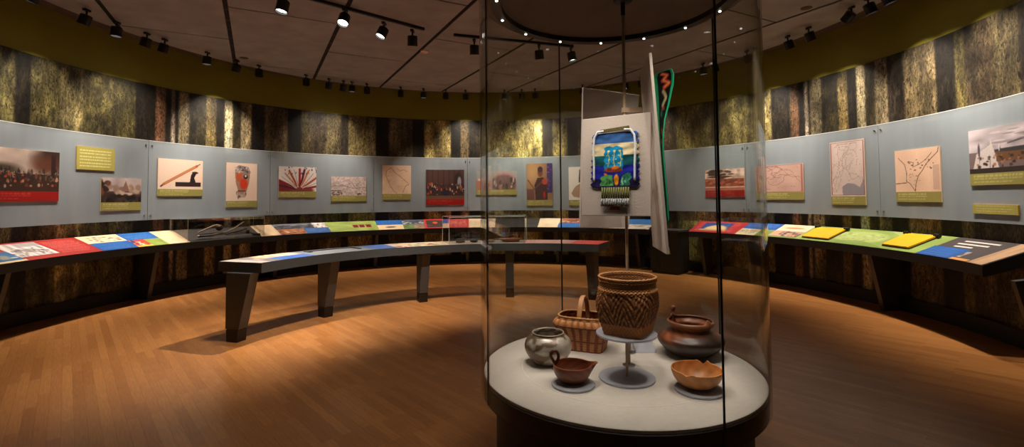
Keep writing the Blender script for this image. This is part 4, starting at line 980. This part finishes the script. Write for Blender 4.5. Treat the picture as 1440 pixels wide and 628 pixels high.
hv.add(V, Fc).put('handle', mat('bent_splint', (206, 146, 96), .5, noise=.15, nscale=30), hb, smooth=True)

# silvery mottled pot
sp_ = thing('mottled_pot', 'round silvery grey mottled pot at the left of the case', 'pot', (.205, 2.86, ZP+.001))
spp = [(.062, 0), (.09, .012), (.122, .045), (.138, .085), (.132, .125), (.108, .155), (.092, .166), (.090, .174)]
nzs = np.random.default_rng(5).random((12, 24))
def sp_fn(th, t): r, z = prof_at(spp, t); r *= 1+.025*math.sin(th*5)*math.sin(t*PI); return (r*math.cos(th), r*math.sin(th), z)
def sp_col(th, t):
    x = th/(2*PI)*23.99; y = t*10.99; i, j = int(x), int(y); fx, fy = x-i, y-j; g_ = nzs
    n = (g_[j, i]*(1-fx)+g_[j, (i+1) % 24]*fx)*(1-fy)+(g_[j+1, i]*(1-fx)+g_[j+1, (i+1) % 24]*fx)*fy
    return np.array((196, 186, 172))*(.55+.6*n) if n > .42 else np.array((112, 88, 66))
M['silver'] = vcmat('silvery_glaze', .32, .8, fine=.15, fscale=25); M['silver'].node_tree.nodes['Principled BSDF'].inputs['Metallic'].default_value = .15
surf('pot_body', sp_fn, 96, 48, sp_col, M['silver'], sp_, True, .005)
B().tube([(.091*math.cos(2*PI*i/64), .091*math.sin(2*PI*i/64), .175) for i in range(64)], .004, 8, closed=True).put('rim', M['silver2'] if 'silver2' in M else mat('pale_rim', (176, 160, 142), .35, metal=.3), sp_, smooth='all')

# dark wooden bowl / ladle on disc
disc('small frosted disc under the dark red wooden ladle bowl', .307, 2.515, .112)
db = thing('wooden_ladle_bowl', 'small dark red wooden bowl with looped handle in front', 'bowl', (.305, 2.53, ZP+.013))
dprof = [(.03, 0), (.062, .010), (.088, .036), (.099, .066), (.0995, .090)]
def db_fn(th, t):
    r, z = prof_at(dprof, t); sp2 = max(0, math.cos(th-.12))**40; r += .038*sp2*t**3; z += .0; return (r*math.cos(th), r*math.sin(th), z)
rb = np.array((104, 54, 32))
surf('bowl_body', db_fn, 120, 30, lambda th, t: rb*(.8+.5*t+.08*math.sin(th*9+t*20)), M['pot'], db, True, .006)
P = []
for i in range(17):
    q = -1.1+i/16*4.2; P.append((-.085-.0+.020*math.cos(q)-.004, .02, .122+.03*math.sin(q)))
B().tube([(-.094, .01, .08)]+P+[(-.09, .015, .09)], .0085, 10).put('looped_handle', mat('dark_polished_wood', (84, 40, 24), .35, noise=.2), db, smooth='all')

# big burnished pot
bp_ = thing('large_clay_pot', 'large dark-bottomed clay pot with small figure on its rim', 'pot', (1.085, 2.97, ZP+.001)); PZ = .84
bpp = [(.075, 0), (.12, .02), (.165, .06), (.192, .10), (.190, .135), (.155, .165), (.122, .182), (.113, .198), (.125, .215), (.136, .228), (.137, .244), (.126, .252)]
def bp_fn(th, t):
    r, z = prof_at(bpp, t); d = th-(-1.0); z += .03*math.exp(-(d/.16)**2)*max(0, (t-.9)*10)
    if th > 5: d = th-2*PI+1.0; z += .03*math.exp(-(d/.16)**2)*max(0, (t-.9)*10)
    return (r*math.cos(th), r*math.sin(th), z*PZ)
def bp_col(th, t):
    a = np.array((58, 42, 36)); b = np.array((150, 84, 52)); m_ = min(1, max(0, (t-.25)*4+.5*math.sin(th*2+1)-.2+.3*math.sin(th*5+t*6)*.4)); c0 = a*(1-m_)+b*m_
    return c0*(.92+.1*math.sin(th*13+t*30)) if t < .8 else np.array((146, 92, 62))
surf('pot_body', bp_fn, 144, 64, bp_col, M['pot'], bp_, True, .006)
clay = mat('fired_clay', (128, 76, 50), .5, noise=.15, nscale=30)
fg = B().lathe([(.012, .20), (.016, .215), (.013, .24), (.017, .258), (.013, .272), (.008, .276), (.014, .284), (.018, .297), (.014, .31), (.003, .314)], 14, (-.055, .06, 0))
fg.tube([(-.055, .045, .262), (-.035, .035, .25)], .005, 8); fg.tube([(-.068, .05, .262), (-.075, .04, .245)], .005, 8)
fg.lathe([(.003, -.006), (.006, -.003), (.006, .003), (.003, .006)], 8, (-.052, .043, .302))
fig = fg.put('rim_figure', clay, bp_, smooth='all'); fig.location = (-.015, .045, -.035)

# right pale wooden bowl
disc('small frosted disc under the pale orange bowl', .925, 2.43, .118)
rbw = thing('pale_wooden_bowl', 'pale orange carved bowl with notched rim at front right', 'bowl', (.923, 2.45, ZP+.013))
rprof = [(.04, 0), (.078, .012), (.108, .04), (.121, .068), (.1245, .09)]
def rb_fn(th, t):
    r, z = prof_at(rprof, t)
    for th0, am, wd in ((.75, .010, .07), (.95, -.012, .10), (1.2, .006, .07), (3.95, -.008, .10), (4.2, .004, .08)):
        d = (th-th0+PI) % (2*PI)-PI; z += am*math.exp(-(d/wd)**2)*max(0, t-.7)/.3
    return (r*math.cos(th), r*math.sin(th), z)
ob_ = np.array((206, 138, 78))
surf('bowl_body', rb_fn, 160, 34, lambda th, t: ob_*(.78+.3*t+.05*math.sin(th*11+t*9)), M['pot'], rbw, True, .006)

# small things behind the stand
lh = thing('label_holder', 'clear slanted label holder with pale card behind the stand', 'label', (.82, 3.06, ZP+.001))
B().hexa([(-.06, -.05, 0), (.07, -.05, 0), (.07, .05, 0), (-.06, .05, 0), (-.07, .03, .09), (.05, .03, .09), (.05, .04, .09), (-.07, .04, .09)]).put('acrylic_wedge', M['acryl'], lh)
B().hexa([(-.055, -.045, .004), (.062, -.045, .004), (.062, -.043, .002), (-.055, -.043, .002), (-.064, .026, .086), (.046, .026, .086), (.046, .028, .084), (-.064, .028, .084)]).put('card', M['paper'], lh)
sm = thing('small_beaded_purse', 'tiny orange and dark purse on a thin post behind the basket post', 'purse', (.73, 3.02, ZP+.001))
B().lathe([(.03, 0), (.03, .005), (.004, .006), (.004, .1)], 16).put('thin_post', M['steel'], sm, smooth=True)
c = Cv(20, 12, (150, 60, 34)); c.ell(.4, .5, .2, .3, (226, 150, 60)); c.rect(0, 0, .15, 1, (40, 30, 30)); c.rect(.75, 0, .85, 1, (240, 200, 120))
g = grid_print('purse_body', c.a, lambda u, v: (-.05+.08*u, -.015-.01*math.sin(u*PI), .085+.04*v), M['printm'], sm); g.modifiers.new('t', 'SOLIDIFY').thickness = .014

# ================================================================== ceiling equipment and lights
def straight_track(label, p0, p1):
    p0, p1 = Vector(p0), Vector(p1); d = (p1-p0).normalized(); n = Vector((-d.y, d.x, 0))*.02
    P = [p0-n, p1-n, p1+n, p0+n]; b = B().hexa([p+Vector((0, 0, -.04)) for p in P]+[p+Vector((0, 0, -.001)) for p in P])
    return tag(b.put('lighting_track', M['black']), label, 'track')
T1 = onz(440, 0, Z_CEIL-.03); T2 = onz(596, 42, Z_CEIL-.03); T1[2] = T2[2] = Z_CEIL
d_ = (T2-T1); straight_track('straight black lighting track on the ceiling left of the case', T1-d_*1.0, T2)
T3 = onz(638, 50, Z_CEIL-.03); T4 = onz(806, 66, Z_CEIL-.03); T3[2] = T4[2] = Z_CEIL
straight_track('straight black lighting track crossing behind the top of the case', T3, T4)

ORD = ['first', 'second', 'third', 'fourth', 'fifth', 'sixth', 'seventh', 'eighth', 'ninth', 'tenth', 'eleventh', 'twelfth', 'thirteenth', 'fourteenth', 'fifteenth', 'sixteenth', 'seventeenth']
def make_spot():
    t = thing('track_spotlight', 'x', 'spotlight')
    B().box(-.02, .02, -.045, .045, -.028, 0).put('track_adapter', M['black'], t)
    B().lathe([(.011, -.085), (.011, -.025)], 12).put('stem', M['black'], t, smooth=True)
    h = B().lathe([(.036, .012), (.062, .004), (.066, -.004), (.066, -.105), (.069, -.108), (.069, -.125), (.0615, -.125), (.060, -.09)], 28, (0, 0, 0)).put('lamp_housing', M['black'], t, smooth=True)
    h.location = (0, 0, -.085)
    l = B().lathe([(.02, -.101), (.058, -.100), (.058, -.096), (.045, -.094)], 24).put('lens', M['ledw'], h)
    return t
proto = make_spot(); first = [True]
def place_spot(p, aim, label, group, lit=True, power=40, size=80, blend=.8, scale=1., col=(1, .86, .70), rad_=.012):
    if first[0]: o_ = proto; first[0] = False
    else:
        o_ = proto.copy(); COL.objects.link(o_)
        for ch in proto.children:
            if ch.type == 'LIGHT': continue
            c2 = ch.copy(); COL.objects.link(c2); c2.parent = o_
            for g2 in ch.children:
                if g2.type == 'LIGHT': continue
                d2 = g2.copy(); COL.objects.link(d2); d2.parent = c2
    o_.location = tuple(p); o_['label'] = label; o_['group'] = group
    hd = [q for q in o_.children if q.name.startswith('lamp_housing')][0]
    v = Vector(aim)-(Vector(p)+Vector((0, 0, -.085)))
    hd.rotation_euler = (-v).to_track_quat('Z', 'Y').to_euler()
    if not lit:
        for g2 in hd.children:
            if g2.name.startswith('lens'): g2.data = g2.data.copy(); g2.data.materials[0] = M['black']
    o_.scale = (scale,)*3
    if lit and power > 0:
        vn = v.normalized(); lp = Vector((0, 0, -.085))+vn*.15
        spotlamp('beam', lp, lp+vn, power, size, blend, o_, rad_, col)
    return o_
# perimeter spots: photo-measured places along the rim track, all at radius 5.05
PX = [(116, 34), (163, 50), (201, 65), (226, 73), (288, 90), (332, 100), (362, 107), (431, 118.5), (462, 124), (482, 127), (495, 128), (515, 131), (564, 134), (596, 136), (627, 137), (655, 137),
      (709, 137), (732, 135), (752, 136.5), (816.5, 130), (875, 122.6), (898, 120), (987, 103), (1001.7, 99), (1045, 86), (1054, 82), (1109, 68), (1144, 57), (1206, 30), (1227, 18), (1261, 4)]
UNLIT = {7, 6, 11, 14, 28, 12}
PW = 150.
azs = [azz(x, y, 3.86) for x, y in PX]
nl = sum(1 for x, y in PX if x < 684); nm = sum(1 for x, y in PX if 684 <= x < 1085)
for i, (a, (x, y)) in enumerate(zip(azs, PX)):
    if x < 684: lab = ORD[i]+' from the left of the black rim spotlights left of the glass case'; 
    elif x < 1085: lab = ORD[i-nl]+' from the left of the black rim spotlights seen through the glass case'
    else: lab = ORD[i-nl-nm]+' from the left of the black rim spotlights right of the glass case'
    lit = i not in UNLIT
    down = i % 3 == 1
    aim = (pol(a, 5.66, 2.35) if x < 1085 else pol(a, 5.66, 2.45)) if lit else pol(a, 4.9, 2.0)
    if down and lit: aim = pol(a, 5.28, .9)
    if i == 28: aim = pol(a-9, 4.9, 3.3)
    place_spot(pol(a, 5.05, Z_CEIL-.028), aim, lab, 'black spotlights along the curved ceiling edge', lit, ((PW*{5: 2., 13: 1.9, 15: 1.7, 18: 1.9, 24: 1.9, 29: 1.8, 27: 1.4}.get(i, .75)) if not down else 210.)*(1.15 if x < 400 else (.6 if down and x > 1000 else 1.)), 84 if not down else 62, 1.)
# rim spots just outside the frame light the ends of the wall
for a, lab in ((-97, 'black rim spotlight just beyond the left end of the visible row'), (99.5, 'black rim spotlight just beyond the right end of the visible row'), (106, 'black rim spotlight farther beyond the right end of the visible row')):
    place_spot(pol(a, 5.05, Z_CEIL-.028), pol(a, 5.66, 2.4), lab, 'black spotlights along the curved ceiling edge', True, 230, 84, 1.)
TR = [((399, 5), 'black spotlight at the top edge of the photo left of the straight track', (-3.3, 5.1, 0, 230, 58)), ((485, 25), 'leftmost black spotlight on the straight ceiling track', (-2.4, 4.2, 0, 45, 66)),
      ((540, 43), 'bright-faced middle spotlight on the straight ceiling track', (-3.25, 5.45, 0, 800, 56)), ((580, 53), 'tilted unlit-looking spotlight at the right end of the straight track', (-1.7, 8.3, 0, 90, 50)),
      ((667, 66), 'first black spotlight on the track behind the case, left of the glass joint', (-.6, 8.6, 0, 90, 50)), ((758, 73), 'middle black spotlight on the track behind the case', (.8, 8.8, 0, 90, 50)),
      ((803, 76), 'right end spotlight on the track behind the case', (1.8, 7.9, 0, 70, 50))]
for (px, lab, aim) in TR:
    p = onz(px[0], px[1], 3.93); p[2] = Z_CEIL-.0405
    place_spot(p, aim[:3], lab, 'black spotlights on the straight ceiling tracks', True, aim[3], aim[4], 1., 1.1)
straight_track('added unseen black lighting track above the top edge of the view', (-2.2, 4.35, Z_CEIL), (1.9, 6.1, Z_CEIL))  # unseen track and its spots added to throw the bench shadows
for (x, y, lab, aim, pw, sz) in ((-1.35, 4.71, 'leftmost spotlight on the track above the photo top', (-2.3, 6.5, 0), 620, 58), (-.35, 5.14, 'second spotlight on the track above the photo top', (-1.0, 7.5, 0), 560, 54),
                                 (.75, 5.61, 'third spotlight on the track above the photo top', (1.0, 7.9, 0), 420, 54), (-1.75, 4.54, 'added unseen spotlight at the track end, filling the foreground floor', (-2.3, 3.2, 0), 85, 84)):  # last spot is added only to fill the foreground floor
    place_spot((x, y, Z_CEIL-.0405), aim, lab, 'black spotlights on the straight ceiling tracks', True, pw, sz, 1., 1.1)
# smoke detector, sprinkler plates
p = onz(597, 73, Z_CEIL-.02); t = thing('smoke_detector', 'small round cream smoke detector on the ceiling', 'smoke detector', (p[0], p[1], Z_CEIL))
B().lathe([(.07, -.001), (.07, -.018), (.05, -.03), (.003, -.032)], 32).put('cover', M['smoke'], t, smooth=True); B().lathe([(.04, -.031), (.042, -.036), (.036, -.042), (.002, -.043)], 24).put('sensor_cap', M['smoke'], t, smooth=True)
for (x, y, lab) in ((1134, 12, 'small dark round ceiling plate right of the glass case'), (343, 82, 'small dark round ceiling plate at the left')):
    p = onz(x, y, Z_CEIL-.01); t = B().lathe([(.07, 0), (.07, -.008), (.03, -.016), (.002, -.017)], 24).put('sprinkler_plate', M['reveal'], None, smooth=True); t.location = (p[0], p[1], Z_CEIL); tag(t, lab, 'sprinkler')
# slot diffusers in two of the long ceiling joints
for (pa, pb, lab) in (((316, 0), (328.5, 88), 'segmented black air slot in the ceiling joint at the left'), ((493, 0), (439, 111), 'segmented black air slot crossing under the straight track')):
    a_, b_ = onz(*pa, Z_CEIL), onz(*pb, Z_CEIL); v0 = (a_[0]*W_[0]+a_[1]*W_[1]+b_[0]*W_[0]+b_[1]*W_[1])/2; v0 = round((v0+1.81)/1.42)*1.42-1.81
    ua = min(a_[0]*U[0]+a_[1]*U[1], 4.2); ub = b_[0]*U[0]+b_[1]*U[1]
    P0 = Vector((W_[0]*v0+U[0]*ua, W_[1]*v0+U[1]*ua, Z_CEIL)); t = thing('air_slot', lab, 'air vent', P0); ang = math.atan2(U[1], U[0]); t.rotation_euler = (0, 0, ang); Ls = ub-ua
    B().box(0, Ls, -.029, .029, .001, .009).put('slot_body', M['plenum'], t)
    k = 0.2
    while k < Ls: B().box(k, k+.016, -.029, .029, -.0008, .001).put('divider', M['reveal'], t); k += .42

# ================================================================== camera, world, view
cam = bpy.data.cameras.new('camera'); co = bpy.data.objects.new('camera', cam); COL.objects.link(co)
cam.sensor_width = 36; cam.lens = F/1440*36; cam.shift_y = -(314-YP)/1440; cam.clip_end = 100; cam.clip_start = .05
rot = Matrix(((RT[0], UP[0], -FW[0]), (RT[1], UP[1], -FW[1]), (RT[2], UP[2], -FW[2])))
co.matrix_world = Matrix.Translation((0, 0, EYE)) @ rot.to_4x4()
sc = bpy.context.scene; sc.camera = co
w = bpy.data.worlds.new('world'); sc.world = w; w.use_nodes = True
w.node_tree.nodes['Background'].inputs['Color'].default_value = (.9, .75, .6, 1); w.node_tree.nodes['Background'].inputs['Strength'].default_value = .004
sc.view_settings.view_transform = 'Standard'; sc.view_settings.look = 'None'; sc.view_settings.gamma = 1; sc.view_settings.exposure = -.2; sc.view_settings.use_curve_mapping = False
sc.cycles.use_denoising = True; sc.cycles.max_bounces = 10; sc.cycles.transparent_max_bounces = 24; sc.cycles.use_light_tree = True
sc.cycles.sample_clamp_indirect = 4
